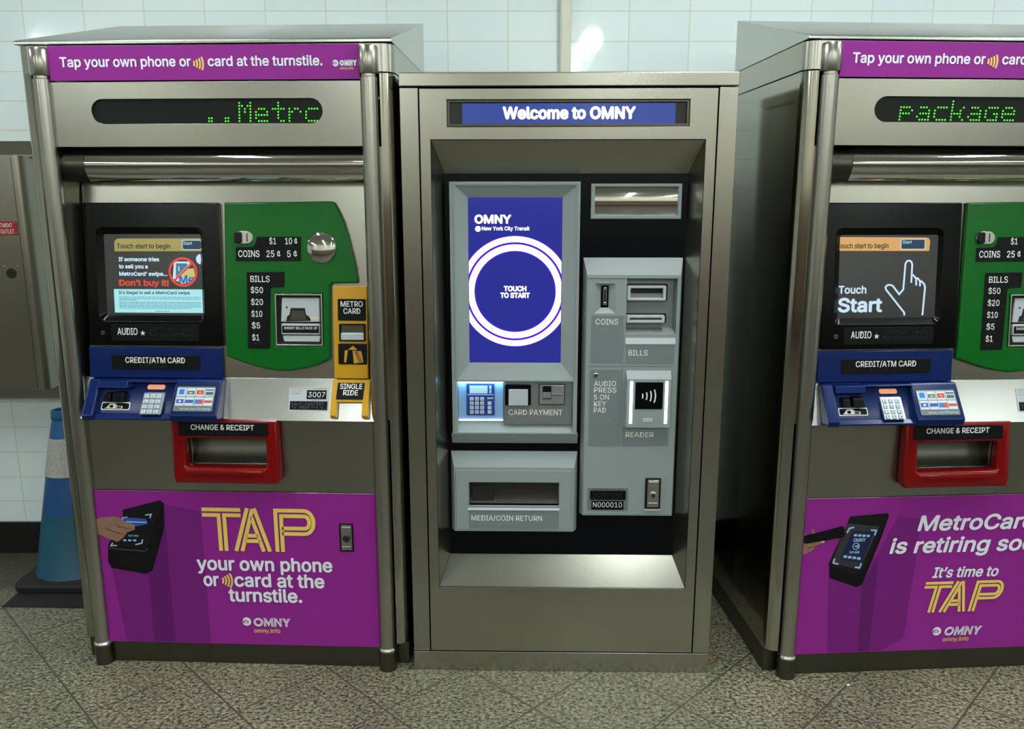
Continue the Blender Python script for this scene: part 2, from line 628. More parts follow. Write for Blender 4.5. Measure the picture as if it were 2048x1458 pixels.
def inline_word(mb, word, x0, x1, z0, z1, y, m=0, italic=0.0, gapf=0.10, s=None, g=None):
    """capitals drawn with doubled strokes"""
    H = z1 - z0
    s = s or 0.085
    g = g or 0.04
    d = s + g
    kern = {'TA': -0.2, 'AP': 0.08}
    adv = {'T': 0.87, 'A': 0.86, 'P': 0.98, 'O': 1.02, 'M': 1.0, 'N': 0.82, 'Y': 0.84}
    gaps = [kern.get(word[i:i + 2], gapf) for i in range(len(word) - 1)] + [0]
    tot = sum(adv[c] for c in word) + sum(gaps)
    sx = (x1 - x0 - abs(italic) * H) / tot
    cur = 0.0

    def P(a, b):
        return (x0 + (cur + a) * sx + italic * b * H, z0 + b * H)

    def st(*pts, w=s):
        mb.poly_line([P(a, b) for a, b in pts], w * H, y, m)

    for n_, c in enumerate(word):
        W = adv[c]
        if c == 'T':
            st((0, 1 - s / 2), (W, 1 - s / 2))
            st((0, 1 - s / 2 - d), (W / 2 - g / 2 - s / 2, 1 - s / 2 - d), (W / 2 - g / 2 - s / 2, 0))
            st((W, 1 - s / 2 - d), (W / 2 + g / 2 + s / 2, 1 - s / 2 - d), (W / 2 + g / 2 + s / 2, 0))
        elif c == 'A':
            e = s / 2 * 1.1
            st((e, 0), (W / 2 - d * 0.62, 1), w=s)
            st((e + d * 1.12, 0), (W / 2 + d * 0.30, 1 - 0.02), w=s)
            st((W - e, 0), (W / 2 + d * 0.62, 1), w=s)
            st((W - e - d * 1.12, 0), (W / 2 - d * 0.05 + d * 0.1, 0.80), w=s)
            st((W * 0.30, 0.24), (W * 0.72, 0.24))
            st((W * 0.35, 0.24 + d), (W * 0.67, 0.24 + d))
        elif c in 'P':
            st((s / 2, 0), (s / 2, 1 - s / 2), (W - 0.30, 1 - s / 2))
            st((s / 2 + d, 0), (s / 2 + d, 1 - s / 2 - d), (W - 0.30, 1 - s / 2 - d))
            for k in range(2):
                lo, hi = 0.38 + s / 2 + k * d, 1 - s / 2 - k * d
                r = (hi - lo) / 2
                zc = (hi + lo) / 2
                pts = [(W - 0.30 + r * 0.78 * math.cos(R(t)), zc + r * math.sin(R(t))) for t in range(90, -91, -15)]
                st(*pts)
                st((W - 0.30, lo), ((s / 2 + d) + k * 0.0, lo))
        elif c == 'O':
            for k in range(2):
                rx, rz = W / 2 - s / 2 - k * d, 0.5 - s / 2 - k * d
                mb.poly_line([P(W / 2 + rx * math.cos(R(t)), 0.5 + rz * math.sin(R(t))) for t in range(0, 360, 12)], s * H, y, m, closed=True)
        elif c == 'M':
            st((s / 2, 0), (s / 2, 1), (W / 2, 0.1), (W - s / 2, 1), (W - s / 2, 0))
            st((s / 2 + d, 0), (s / 2 + d, 0.72))
            st((W - s / 2 - d, 0), (W - s / 2 - d, 0.72))
            st((s / 2 + d * 1.1, 1), (W / 2, 0.1 + d * 2), (W - s / 2 - d * 1.1, 1))
        elif c == 'N':
            st((s / 2, 0), (s / 2, 1), (W - s / 2 - d, 0.08), (W - s / 2 - d, 1))
            st((s / 2 + d, 0), (s / 2 + d, 0.75))
            st((s / 2 + d, 1), (W - s / 2, 0.08), (W - s / 2, 1))
        elif c == 'Y':
            st((0.02, 1), (W / 2 - d / 2, 0.42), (W / 2 - d / 2, 0))
            st((W - 0.02, 1), (W / 2 + d / 2, 0.42), (W / 2 + d / 2, 0))
            st((0.02 + d * 1.3, 1), (W / 2, 0.55), (W - 0.02 - d * 1.3, 1))
        cur += W + gaps[n_]
    return mb


def empty(name, loc, rz, label, cat, group=None):
    o = bpy.data.objects.new(name, None)
    COL.objects.link(o)
    o.location = loc
    o.rotation_euler = (0, 0, rz)
    o.empty_display_size = 0.2
    o['label'] = label
    o['category'] = cat
    if group:
        o['group'] = group
    return o


def tag(o, label, cat, group=None):
    o['label'] = label
    o['category'] = cat
    if group:
        o['group'] = group
    return o


def struct(name, mb, mat, **k):
    o = obj(name, mb, mat, None, **k)
    o['kind'] = 'structure'
    return o


# ------------------------------------------------------------------ the setting
WALL_Y = 0.9
struct('floor', MB().box(-7, 7, -0.6, 1.0, -0.1, 0.0), 'floor_tile')
struct('floor_hall_dimmer', MB().box(-7, 7, -6.6, -0.6, -0.1, 0.0), 'floor_dimmer')  # unseen floor, coloured darker to dim what the lower steel reflects
struct('ceiling', MB().box(-7, 7, -6.6, 1.0, CEIL, CEIL + 0.1), 'ceiling')
struct('wall_back', MB().box(-7, 7, WALL_Y, WALL_Y + 0.1, 0, CEIL), 'wall_tile')
struct('wall_front', MB().box(-7, 7, -6.6, -6.5, 0, CEIL), 'wall_far')
struct('trim_front_dimmer', MB().box(-7, 7, -6.5, -6.48, 0.14, 1.55), 'dado_dimmer')  # unseen brown band added to darken reflections in the lower steel
struct('wall_left', MB().box(-7.1, -7, -6.6, 1.0, 0, CEIL), 'wall_tile_side')
struct('wall_right', MB().box(7, 7.1, -6.6, 1.0, 0, CEIL), 'wall_tile_side')
struct('baseboard_back', MB().box(-7, 7, WALL_Y - 0.012, WALL_Y, 0, 0.1415), 'skirting', bevel=0.002)
struct('baseboard_front', MB().box(-7, 7, -6.5, -6.488, 0, 0.1415), 'skirting')

# ceiling lamps of the station hall
for x in (-4.4, -1.6, 0.55, 2.3, 4.6):
    for yc in (-0.55, -4.2, -5.65):
        t = empty('ceiling_light', (x, yc, CEIL - 0.075), 0, 'long white fluorescent batten light fixed to the hall ceiling', 'ceiling light', 'fluorescent ceiling lights')
        obj('housing', MB().box(-0.09, 0.09, -0.65, 0.65, 0.025, 0.075), 'lamp_body', t, bevel=0.004)
        obj('diffuser', MB().prof_xy(rrect(-0.07, 0.07, -0.63, 0.63, 0.02), 0.0, 0.0255), 'lamp', t)

# surface conduit on the tiles
t = empty('conduit_pipe', (0.0445, WALL_Y, 0), 0, 'beige painted conduit running up the white tile wall behind the middle machine', 'pipe')
obj('channel', MB().box(-0.0225, 0.0225, -0.03, 0.0, 0.1415, CEIL), 'pipe', t, bevel=0.012, seg=4)
mbp = MB()
for z in (1.0, 2.45):
    mbp.box(-0.035, 0.035, -0.034, 0.0, z, z + 0.02)
obj('clip', mbp, 'pipe', t, bevel=0.003)

# ------------------------------------------------------------------ old vending machine
def T(z):
    return 0.03 + 0.094 * (z - 0.953)


def SH(z):
    return 0.03 + 0.403 * (z - 0.953)


def UN(z):
    return 0.022 + 0.70 * (z - 0.953)


GLY = {
    '.': ['.....', '.....', '.....', '.....', '.....', '.##..', '.##..'],
    'M': ['#...#', '##.##', '#.#.#', '#.#.#', '#...#', '#...#', '#...#'],
    'e': ['.....', '.....', '.###.', '#...#', '#####', '#....', '.####'],
    't': ['..#..', '..#..', '#####', '..#..', '..#..', '..#..', '...##'],
    'r': ['.....', '.....', '#.##.', '##..#', '#....', '#....', '#....'],
    'c': ['.....', '.....', '.####', '#....', '#....', '#....', '.####'],
    'p': ['.....', '.....', '####.', '#...#', '####.', '#....', '#....'],
    'a': ['.....', '.....', '.###.', '....#', '.####', '#...#', '.####'],
    'k': ['#....', '#....', '#...#', '#..#.', '####.', '#..#.', '#...#'],
    'g': ['.....', '.....', '.####', '#....', '#..##', '#...#', '.####'],
}


def sign(name, outline, y, parent, warp, mat='black_sign', bev=0.001, t=0.002, label=None):
    return obj(name, MB().prism(outline, y - t, y), mat, parent, warp, bevel=bev, label=label)


def mta_logo(mb, cx, cz, r, y, mw=0, mi=1):
    mb.disc_y([(r, y), (r, y - 0.0004)], cx, cz, 28, mw)
    text_into(mb, 'MTA', cx - r * 1.02, cx + r * 0.55, cz - r * 0.42, r * 0.84, y - 0.0006, 0.02, 0.1, mi)


def vending_machine(loc, rz, label, led_text, led_x0, led_pitch, led_char, screen, poster, has_lock):
    t = empty('ticket_machine', loc, rz, label, 'ticket machine')
    # ---- carcass
    for s in (-1, 1):
        mb = MB()
        arc = [(s * (0.502 + 0.0355 * math.sin(R(a))), 0.0355 - 0.0355 * math.cos(R(a))) for a in range(0, 91, 10)]
        mb.prof_xy([(s * 0.498, 0.0)] + arc + [(s * 0.5375, 0.6), (s * 0.50, 0.6), (s * 0.50, 0.02)], 0.086, 1.8325)
        obj('side_panel', mb, 'steel_side', t, ang=25)
    obj('back_panel', MB().box(-0.499, 0.499, 0.58, 0.6, 0.086, 1.8325), 'steel', t)
    obj('plinth', MB().box(-0.532, 0.532, 0.03, 0.6, 0, 0.0845).box(-0.447, 0.447, 0.004, 0.03, 0, 0.0735), 'steel_dark', t, bevel=0.002)
    arcR = [(0.502 + 0.0355 * math.sin(R(a)), 0.0355 - 0.0355 * math.cos(R(a))) for a in range(0, 91, 10)]
    hp = [(-x, y) for x, y in arcR[::-1]] + arcR
    obj('header', MB().prof_xy(hp + [(0.5375, 0.6), (-0.5375, 0.6)], 1.8365, 1.9105), 'steel_post', t, ang=25)
    obj('hood', MB().prof_yz([(-0.004, 1.9135), (-0.004, 1.9225), (0.0, 1.9255), (0.6, 2.083), (0.6, 1.9135)], -0.5365, 0.5365), 'steel_bright', t, bevel=0.002)
    # ---- corner posts
    for s in (-1, 1):
        x = s * 0.468
        p = obj('corner_post', MB().lathe([(0.0245, 0.076), (0.0245, 1.820), (0.0215, 1.822), (0.0215, 1.830)], x, 0.0), 'steel_post', t)
        obj('post_cap', MB().lathe([(0.022, 1.829), (0.0265, 1.8295), (0.0278, 1.832), (0.0278, 1.899), (0.0255, 1.9035), (0.020, 1.9055)], x, 0.0), 'steel_post', p)
        obj('post_foot', MB().lathe([(0.0285, 0.0), (0.0285, 0.066), (0.026, 0.069)], x, 0.0), 'steel_dark', p)
        obj('foot_ring', MB().lathe([(0.0272, 0.068), (0.0292, 0.0715), (0.0265, 0.0775)], x, 0.0), 'ring', p)
    # ---- header poster
    hs = obj('header_poster', MB().box(-0.4425, 0.4435, -0.003, -0.0003, 1.8165, 1.9095), 'purple', t)
    y = -0.0035
    text('lettering', [('Tap your own phone or', -0.4095, -0.0325, 1.8525, 0.0275), ('card at the turnstile.', 0.0155, 0.3405, 1.8525, 0.0275)], 'print_white', hs, y, 0.03)
    obj('wave_mark', arcs_into(MB(), -0.0255, 0.0045, 1.860, 0.037, y), 'print_yellow', hs)
    mb = MB()
    mta_logo(mb, 0.3765, 1.8585, 0.0088, y)
    inline_word(mb, 'OMNY', 0.389, 0.436, 1.8515, 1.8665, y, s=0.13, g=0.05)
    obj('logo', mb, ['print_white', 'purple'], hs, smooth=False)
    text('web_address', [('omny.info', 0.389, 0.427, 1.8415, 0.0075)], 'print_yellow', hs, y, 0.01)
    # ---- LED message panel
    st = [(0.2995 + 0.0337 * math.cos(R(a)), 1.7322 + 0.0337 * math.sin(R(a))) for a in range(-90, 91, 10)]
    st += [(-0.2995 + 0.0337 * math.cos(R(a)), 1.7322 + 0.0337 * math.sin(R(a))) for a in range(90, 271, 10)]
    lp = obj('message_panel', plate_mb(rect(-0.4535, 0.4535, 1.6345, 1.8135), [st], 0.0, 0.01), 'steel', t, bevel=0.0012)
    obj('led_window', MB().box(-0.336, 0.336, 0.006, 0.012, 1.695, 1.769), 'led_glass', lp)
    obj('panel_backing', MB().box(-0.4535, 0.4535, 0.0121, 0.12, 1.6345, 1.8135), 'black_void', lp)
    mb = MB()
    for i, ch in enumerate(led_text):
        for r_, row in enumerate(GLY[ch]):
            for c_, b in enumerate(row):
                if b == '#':
                    mb.disc_y([(0.0026, 0.006), (0.0018, 0.0048)], led_x0 + i * led_char + c_ * led_pitch + (6 - r_) * 0.0004, 1.7052 + (6 - r_) * 0.0083, 8)
    obj('led_dots', mb, 'led', lp, smooth=False)
    # ---- convex mirror under the message panel
    pr = []
    for i in range(0, 25):
        a = R(-42 + 84 * i / 24)
        pr.append((0.116 - 0.105 * math.cos(a), 1.5860 + 0.0480 * math.sin(a) / math.sin(R(42))))
    obj('mirror_roll', MB().prof_yz(pr + [(0.11, pr[-1][1]), (0.11, pr[0][1])], -0.377, 0.4535), 'chrome', t, ang=25)
    obj('roll_end', MB().prof_yz(pr + [(0.11, pr[-1][1]), (0.11, pr[0][1])], -0.4535, -0.3785), 'steel_dark', t, ang=25)
    # ---- recess cheeks and inner panel
    for s in (-1, 1):
        mb = MB()
        mb.prof_xy([(s * 0.497, 0.004), (s * 0.4635, 0.004), (s * 0.4335, 0.098), (s * 0.497, 0.098)], 0.829, 1.6335)
        obj('recess_cheek', mb, 'steel', t)
    obj('inner_panel', MB().box(-0.4325, 0.4325, 0, 0.012, 0.9505, 1.5375), 'steel', t, warp=T)
    shelf = obj('shelf', MB().box(-0.4625, 0.4625, 0, 0.012, 0.829, 0.9515), 'steel_bright', t, warp=SH, bevel=0.0015)
    obj('lower_panel', plate_mb(rect(-0.4535, 0.4535, 0.5955, 0.8275), [rect(-0.122, 0.122, 0.6865, 0.7715)], 0.0, 0.01), 'steel', t, bevel=0.001)
    obj('door', MB().box(-0.4535, 0.4535, 0.0, 0.01, 0.0755, 0.5935), 'steel', t, bevel=0.001)
    # ---- touch screen unit
    z0, z1 = 1.0495, 1.4775
    bz = obj('screen_bezel', plate_mb(rrect(-0.425, -0.0105, z0, z1, 0.006), [rrect(-0.388, -0.064, 1.126, 1.402, 0.02)], -0.016, 0.0), 'black_gloss', t, warp=T, bevel=0.003)
    mb = MB()
    mb.loft([[(x, -0.0155, z) for x, z in rrect(-0.388, -0.064, 1.126, 1.402, 0.02)], [(x, -0.003, z) for x, z in rrect(-0.370, -0.0725, 1.1415, 1.3835, 0.006)]], cap0=False, cap1=False)
    obj('bezel_slope', mb, 'black_gloss', bz, warp=T)
    sc = obj('screen', MB().box(-0.3715, -0.0715, -0.0035, -0.001, 1.1405, 1.3845), 'screen_dark', t, warp=T)
    screen(sc)
    au = sign('audio_sign', rrect(-0.356, -0.0815, 1.0645, 1.1155, 0.003), -0.016, t, T)
    text('lettering', [('AUDIO', -0.3345, -0.272, 1.083, 0.021)], 'sign_text', au, -0.018, 0.014, T)
    star = [(-0.2558 + (0.0085 if i % 2 == 0 else 0.0034) * math.sin(R(36 * i)), 1.0885 + (0.0085 if i % 2 == 0 else 0.0034) * math.cos(R(36 * i))) for i in range(10)]
    flat('star', [(star, 0)], 'sign_text', au, -0.018, T)
    braille([(-0.232, 1.105, 14, 0.0098), (-0.232, 1.088, 14, 0.0098)], 'braille', au, -0.018, T, 3)
    mb = MB().disc_y([(0.0085, -0.016), (0.0085, -0.0175), (0.006, -0.018)], -0.380, 1.0885, 16)
    j = obj('audio_jack', mb, 'black', t, warp=T)
    obj('jack_ring', MB().ring(-0.380, 1.0885, 0.0035, 0.0055, -0.018, t=0.0012), 'ring', j, warp=T)
    # ---- card panel
    bp = obj('card_panel', MB().prism(rrect(-0.430, -0.0155, 0.951, 1.0455, 0.003), -0.014, 0.0), 'blue', t, warp=T, bevel=0.003)
    cs = sign('card_sign', rrect(-0.3585, -0.0835, 0.9775, 1.0205, 0.004), -0.014, t, T)
    text('lettering', [('CREDIT/ATM CARD', -0.3152, -0.1295, 0.9975, 0.0175)], 'sign_text', cs, -0.016, 0.018, T)
    braille([(-0.268, 0.991, 9, 0.0095)], 'braille', cs, -0.016, T, 4)
    # ---- card reader box on the shelf
    def side(x0, x1, d, ztop, zb, lip):
        """yz profile swept in x: a wedge rising out of the shelf"""
        return [(SH(ztop) + 0.002, ztop), (UN(ztop) - d, ztop), (UN(zb) - d, zb), (UN(zb) - d + 0.006, zb - lip), (SH(zb - lip) + 0.002, zb - lip)]
    def UT(z):
        return SH(z) - 0.010 - (0.953 - z) * 0.17
    cu = obj('card_unit', MB().prof_yz([(SH(0.9495) + 0.002, 0.9495), (UT(0.9495), 0.9495), (UT(0.846), 0.846), (UT(0.846), 0.8365), (SH(0.8365) + 0.002, 0.8365)], -0.4180, -0.150), 'blue', t, bevel=0.002)
    obj('front_rim', MB().prof_yz([(UT(0.853) + 0.002, 0.853), (UT(0.853) - 0.007, 0.852), (UT(0.842) - 0.012, 0.842), (UT(0.8365) - 0.008, 0.8365), (UT(0.8365) + 0.004, 0.8365)], -0.390, -0.150), 'blue', cu, bevel=0.002)
    obj('card_guard', MB().prof_yz(side(0, 0, 0.020, 0.9495, 0.852, 0.017), -0.4225, -0.388), 'blue', t, bevel=0.006, seg=3)
    hood = MB()
    hx = [(-0.388, -0.296, -0.282), (-0.388, -0.299, -0.283), (-0.388, -0.301, -0.284)]
    lv = [(0.9480, 0.030), (0.9270, 0.028), (0.9215, 0.004)]
    hood.loft([[(x0, UT(z) - d, z), (x1, UT(z) - d, z), (x2, UT(z) + 0.002, z), (x0, UT(z) + 0.002, z)] for (x0, x1, x2), (z, d) in zip(hx, lv)])
    hood.loft([[(x0, UT(z) - d, z), (x1, UT(z) - d, z), (x1, UT(z) + 0.002, z), (x0, UT(z) + 0.002, z)] for (x0, x1), (z, d) in zip([(-0.300, -0.150)] * 3, [(0.9490, 0.028), (0.9430, 0.026), (0.9395, 0.004)])])
    obj('reader_hood', hood, 'blue', cu, bevel=0.003)
    mb = MB()
    mb.box(-0.368, -0.346, -0.022, 0.002, 0.888, 0.911).box(-0.338, -0.304, -0.024, 0.002, 0.887, 0.914).box(-0.350, -0.332, -0.010, 0.002, 0.889, 0.909)
    obj('card_slot', mb, 'black', t, warp=UT, bevel=0.003)
    cp = obj('card_diagram', MB().prism(rrect(-0.378, -0.290, 0.862, 0.883, 0.004), -0.0012, 0.0), 'sign_text', t, warp=UT)
    flat('diagram_print', [(rrect(-0.3755, -0.2925, 0.8645, 0.8805, 0.003), 0), ([(-0.366, 0.866), (-0.312, 0.866), (-0.312, 0.873), (-0.328, 0.8735), (-0.335, 0.879), (-0.353, 0.879), (-0.360, 0.871)], 1),
                           (rrect(-0.352, -0.341, 0.868, 0.8755, 0.003), 0), (rrect(-0.330, -0.316, 0.8675, 0.8715, 0.001), 0)], ['black_sign', 'sign_text'], cp, -0.0012, UT)
    obj('indicator_lamp', MB().prism(rrect(-0.245, -0.190, 0.9195, 0.9325, 0.0055), -0.004, 0.0), 'lamp_salmon', t, warp=UT, bevel=0.0015)
    def UK(z):
        return UT(z) - 0.006 - (0.912 - z) * 0.16
    kx0 = -0.2490
    kp = obj('keypad', MB().box(kx0, kx0 + 0.0640, -0.003, 0.008, 0.8540, 0.9115), 'key_metal', t, warp=UK, bevel=0.001)
    for r_ in range(4):
        for c_ in range(3):
            kx, kz = kx0 + 0.0045 + c_ * 0.0190, 0.8575 + r_ * 0.0134
            obj('key', MB().box(kx, kx + 0.0140, -0.0070, -0.003, kz, kz + 0.0098), 'pad_key', kp, warp=UK, bevel=0.001)
    mb = MB()
    for n, ch in enumerate('*0#789456123'):
        kx, kz = kx0 + 0.0045 + (n % 3) * 0.0190, 0.8575 + (n // 3) * 0.0134
        text_into(mb, ch, kx + 0.0045, kx + 0.0095, kz + 0.0025, 0.0052, -0.0072)
    obj('key_print', mb, 'pad_ink', kp, warp=UK, smooth=False)
    sp = obj('sticker_pad', MB().prof_yz(side(0, 0, 0.020, 0.9505, 0.855, 0.021), -0.154, -0.0105), 'blue', t, bevel=0.005, seg=3)
    def US(z):
        return UN(z) - 0.0205
    st_ = obj('payment_sticker', MB().prism(rrect(-0.145, -0.023, 0.8655, 0.934, 0.004), -0.0008, 0.0), 'black_sign', t, warp=US)
    pl = [(rrect(-0.1435, -0.0245, 0.867, 0.9325, 0.0035), 0)]
    for r_ in range(2):
        for c_ in range(4):
            x, z = -0.1405 + c_ * 0.0286, 0.9065 - r_ * 0.0245
            pl.append((rect(x, x + 0.0268, z, z + 0.0225), 1))
    cols = [[(0.2, 0.8, 0.25, 0.85, 2)], [(0.1, 0.9, 0.25, 0.65, 3), (0.3, 0.7, 0.35, 0.5, 6)], [(0.1, 0.9, 0.25, 0.75, 4), (0.35, 0.65, 0.35, 0.6, 5)], [(0.05, 0.95, 0.7, 0.85, 7), (0.1, 0.9, 0.2, 0.55, 3)],
            [(0.1, 0.9, 0.3, 0.75, 7), (0.35, 0.65, 0.4, 0.65, 1)], [(0.05, 0.95, 0.35, 0.7, 7)], [(0.05, 0.5, 0.25, 0.75, 2), (0.5, 0.95, 0.25, 0.75, 4)], [(0.05, 0.95, 0.4, 0.65, 4)]]
    for n, cc in enumerate(cols):
        r_, c_ = n // 4, n % 4
        x, z = -0.1405 + c_ * 0.0286, 0.9065 - r_ * 0.0245
        for a, b, c, d, m in cc:
            pl.append((rect(x + a * 0.0268, x + b * 0.0268, z + c * 0.0225, z + d * 0.0225), m))
    flat('card_marks', pl, ['sticker_grey', 'sticker', 'bluec', 'greenc', 'redc', 'orangec', 'cream', 'print_blue'], st_, -0.0008, US)
    text('sticker_text', [('and many more ATM networks', -0.122, -0.030, 0.8715, 0.006)], 'sticker', st_, -0.0035, 0.0, US)
    # ---- money panel
    g_out = [(0.0065, 1.4775), (0.330, 1.4815), (0.339, 1.479), (0.349, 1.462), (0.3675, 1.4235), (0.380, 1.383), (0.391, 1.3345), (0.4015, 1.285), (0.4065, 1.247), (0.403, 1.2415), (0.328, 1.2405), (0.3215, 1.234),
             (0.3165, 1.013), (0.282, 0.9965), (0.236, 0.983), (0.197, 0.9765), (0.160, 0.9755), (0.120, 0.981), (0.081, 0.9905), (0.0345, 1.0055), (-0.0025, 1.0185)]
    gp = obj('money_panel', plate_mb(g_out, [rect(0.153, 0.2965, 1.0535, 1.2085)], -0.0155, 0.0), 'green', t, warp=T, bevel=0.0058, seg=3)
    lab = [(0.0385, 1.306), (0.235, 1.307), (0.2375, 1.3785), (0.104, 1.378), (0.100, 1.360), (0.091, 1.3485), (0.0385, 1.3465)]
    cl = sign('coin_sign', lab, -0.016, t, T)
    text('lettering', [('COINS', 0.0465, 0.111, 1.318, 0.0195), ('$1', 0.1415, 0.1625, 1.356, 0.0185), ('10 ¢', 0.1895, 0.2265, 1.356, 0.0185), ('25 ¢', 0.132, 0.1745, 1.318, 0.0195), ('5 ¢', 0.1945, 0.225, 1.318, 0.0195)], 'sign_text', cl, -0.018, 0.012, T)
    braille([(0.142, 1.352, 2, 0.0085), (0.195, 1.352, 3, 0.0085), (0.060, 1.314, 5, 0.0085), (0.137, 1.314, 4, 0.0085), (0.200, 1.314, 3, 0.0085)], 'braille', cl, -0.018, T, 5)
    sl = obj('coin_slot', MB().prism(rrect(0.0355, 0.0925, 1.3575, 1.394, 0.018, 6), -0.019, -0.015), 'steel_bright', t, warp=T, bevel=0.001)
    obj('slot_shutter', MB().prism(rrect(0.037, 0.059, 1.359, 1.3925, 0.006), -0.026, -0.019), 'black', sl, warp=T, bevel=0.003)
    obj('slot_gap', MB().box(0.0735, 0.0763, -0.0196, -0.0188, 1.364, 1.388), 'black_void', sl, warp=T)
    prm = [(0.0005 + 0.0445 * math.sin(R(a)), -0.016 - 0.020 * (math.cos(R(a)) - 0.0)) for a in range(90, -1, -9)]
    mr = obj('round_mirror', MB().disc_y([(0.0455, -0.0145), (0.0455, -0.0165)] + [(0.0455 * math.sin(R(a)) + 0.0001, -0.0165 - 0.012 * math.cos(R(a))) for a in range(88, 0, -8)], 0.2985, 1.3465, 40), 'chrome', t, warp=T, ang=60)
    lb = [(0.0675, 1.0445), (0.135, 1.0445), (0.1405, 1.222), (0.144, 1.228), (0.183, 1.2295), (0.1845, 1.2745), (0.0700, 1.2735)]
    bs = sign('bill_sign', lb, -0.016, t, T)
    text('lettering', [('BILLS', 0.081, 0.1395, 1.244, 0.0185)] + [(b, 0.081, x1, z, 0.018) for b, x1, z in (('$50', 0.1185, 1.211), ('$20', 0.1175, 1.1755), ('$10', 0.1145, 1.140), ('$5', 0.1065, 1.105), ('$1', 0.103, 1.069))], 'sign_text', bs, -0.018, 0.012, T)
    braille([(0.088, z - 0.004, 3, 0.0085) for z in (1.244, 1.211, 1.1755, 1.140, 1.105, 1.069)], 'braille', bs, -0.018, T, 6)
    bf = obj('bill_frame', plate_mb(rect(0.1525, 0.297, 1.053, 1.209), [rect(0.157, 0.2925, 1.0575, 1.2045)], -0.018, -0.001), 'steel_bright', t, warp=T, bevel=0.001)
    obj('bill_cavity', MB().box(0.156, 0.2935, -0.0025, -0.0005, 1.0565, 1.2055), 'black_void', bf, warp=T)
    bu = obj('bill_acceptor', MB().prism([(0.172, 1.1965), (0.286, 1.1965), (0.2865, 1.124), (0.1675, 1.124)], -0.010, -0.002).prism([(0.1685, 1.119), (0.2865, 1.119), (0.2865, 1.086), (0.169, 1.086)], -0.012, -0.002)
             .prism([(0.171, 1.083), (0.2875, 1.083), (0.284, 1.064), (0.175, 1.064)], -0.008, -0.002), 'white_plastic', t, warp=T, bevel=0.0025)
    obj('bill_mouth', MB().prism([(0.199, 1.166), (0.242, 1.166), (0.245, 1.146), (0.253, 1.142), (0.262, 1.128), (0.184, 1.126), (0.188, 1.142), (0.195, 1.146)], -0.0112, -0.0095), 'black_void', bu, warp=T)
    obj('mouth_tongue', MB().prism([(0.203, 1.158), (0.239, 1.158), (0.246, 1.130), (0.196, 1.130)], -0.0118, -0.0112), 'steel_dark', bu, warp=T)
    obj('cream_window', MB().box(0.259, 0.283, -0.0116, -0.0095, 1.127, 1.1395), 'cream', bu, warp=T)
    obj('sensor_hole', MB().disc_y([(0.003, -0.0095), (0.003, -0.0106)], 0.187, 1.168, 12), 'black_void', bu, warp=T)
    bl = sign('insert_sign', rect(0.172, 0.284, 1.0915, 1.113), -0.012, t, T, t=0.001, bev=0)
    text('lettering', [('INSERT BILLS FACE UP', 0.178, 0.279, 1.1025, 0.0075)], 'sign_text', bl, -0.013, 0.012, T)
    braille([(0.182, 1.0995, 14, 0.007)], 'braille', bl, -0.013, T, 7)
    # ---- yellow card dispenser
    yp = obj('card_dispenser', MB().prism(rect(0.3285, 0.4325, 0.9545, 1.2325), -0.014, 0.0), 'yellow', t, warp=T, bevel=0.003)
    ms = sign('dispenser_sign', rrect(0.3435, 0.4285, 1.1295, 1.1945, 0.003), -0.014, t, T)
    text('lettering', [('METRO', 0.3525, 0.4195, 1.1715, 0.0165), ('CARD', 0.3605, 0.412, 1.1505, 0.0165)], 'sign_text', ms, -0.016, 0.02, T)
    sf = obj('card_exit', plate_mb(rrect(0.3475, 0.4265, 1.0685, 1.1205, 0.002), [rect(0.3525, 0.4215, 1.073, 1.117)], -0.020, -0.012), 'black_sign', t, warp=T)
    obj('exit_flap', MB().loft([quad3(0.3525, 0.4215, 1.093, 1.117, -0.0145), quad3(0.3525, 0.4215, 1.093, 1.117, -0.0138)]), 'steel_dark', sf, warp=T)
    obj('exit_lip', MB().loft([quad3(0.3525, 0.4215, 1.073, 1.094, -0.0145), quad3(0.3525, 0.4215, 1.073, 1.089, -0.0195)]), 'white_plastic', sf, warp=T)
    ps = sign('card_picture', rrect(0.3425, 0.430, 0.998, 1.0605, 0.003), -0.014, t, T)
    cq = [(0.3865, 1.040), (0.413, 1.0385), (0.419, 1.005), (0.390, 1.001)]
    flat('card_picture_print', [([(0.372, 1.0425), (0.401, 1.0425), (0.3875, 1.0545)], 0), ([(0.363, 1.0405), (0.372, 1.0405), (0.366, 1.004), (0.360, 1.0045)], 0), (cq, 0)], ['yellow'], ps, -0.016, T)
    mb = MB()
    text_into(mb, 'MetroCard', 0.0, 0.036, 0, 0.0115, -0.0170, 0.012, 0.2)
    ca, sa = math.cos(R(-65)), math.sin(R(-65))
    mb.v = [(0.3915 + x * ca - z * sa, y_, 1.0365 + x * sa + z * ca) for x, y_, z in mb.v]
    obj('card_picture_text', mb, 'purple_deep', ps, warp=T, smooth=False)
    # cup for single rides
    def prof(x0, x1):
        return MB().prof_yz([(SH(0.951) - 0.002, 0.951), (SH(0.951) - 0.012, 0.951), (SH(0.90) - 0.020, 0.90), (SH(0.87) - 0.026, 0.87), (SH(0.85) - 0.026, 0.852), (SH(0.84) - 0.014, 0.841), (SH(0.84), 0.841), (SH(0.90) - 0.002, 0.90)], x0, x1)
    mb = prof(0.3235, 0.342)
    mb2 = prof(0.419, 0.4385)
    mb.add(mb2.v, mb2.f)
    mb.prof_yz([(SH(0.951) - 0.001, 0.951), (SH(0.951) - 0.011, 0.951), (SH(0.888) - 0.020, 0.888), (SH(0.888) - 0.001, 0.888)], 0.340, 0.421)
    obj('single_ride_cup', mb, 'yellow', t, bevel=0.003)
    def SR(z):
        return SH(z) - 0.0118 - (0.951 - z) * 0.145
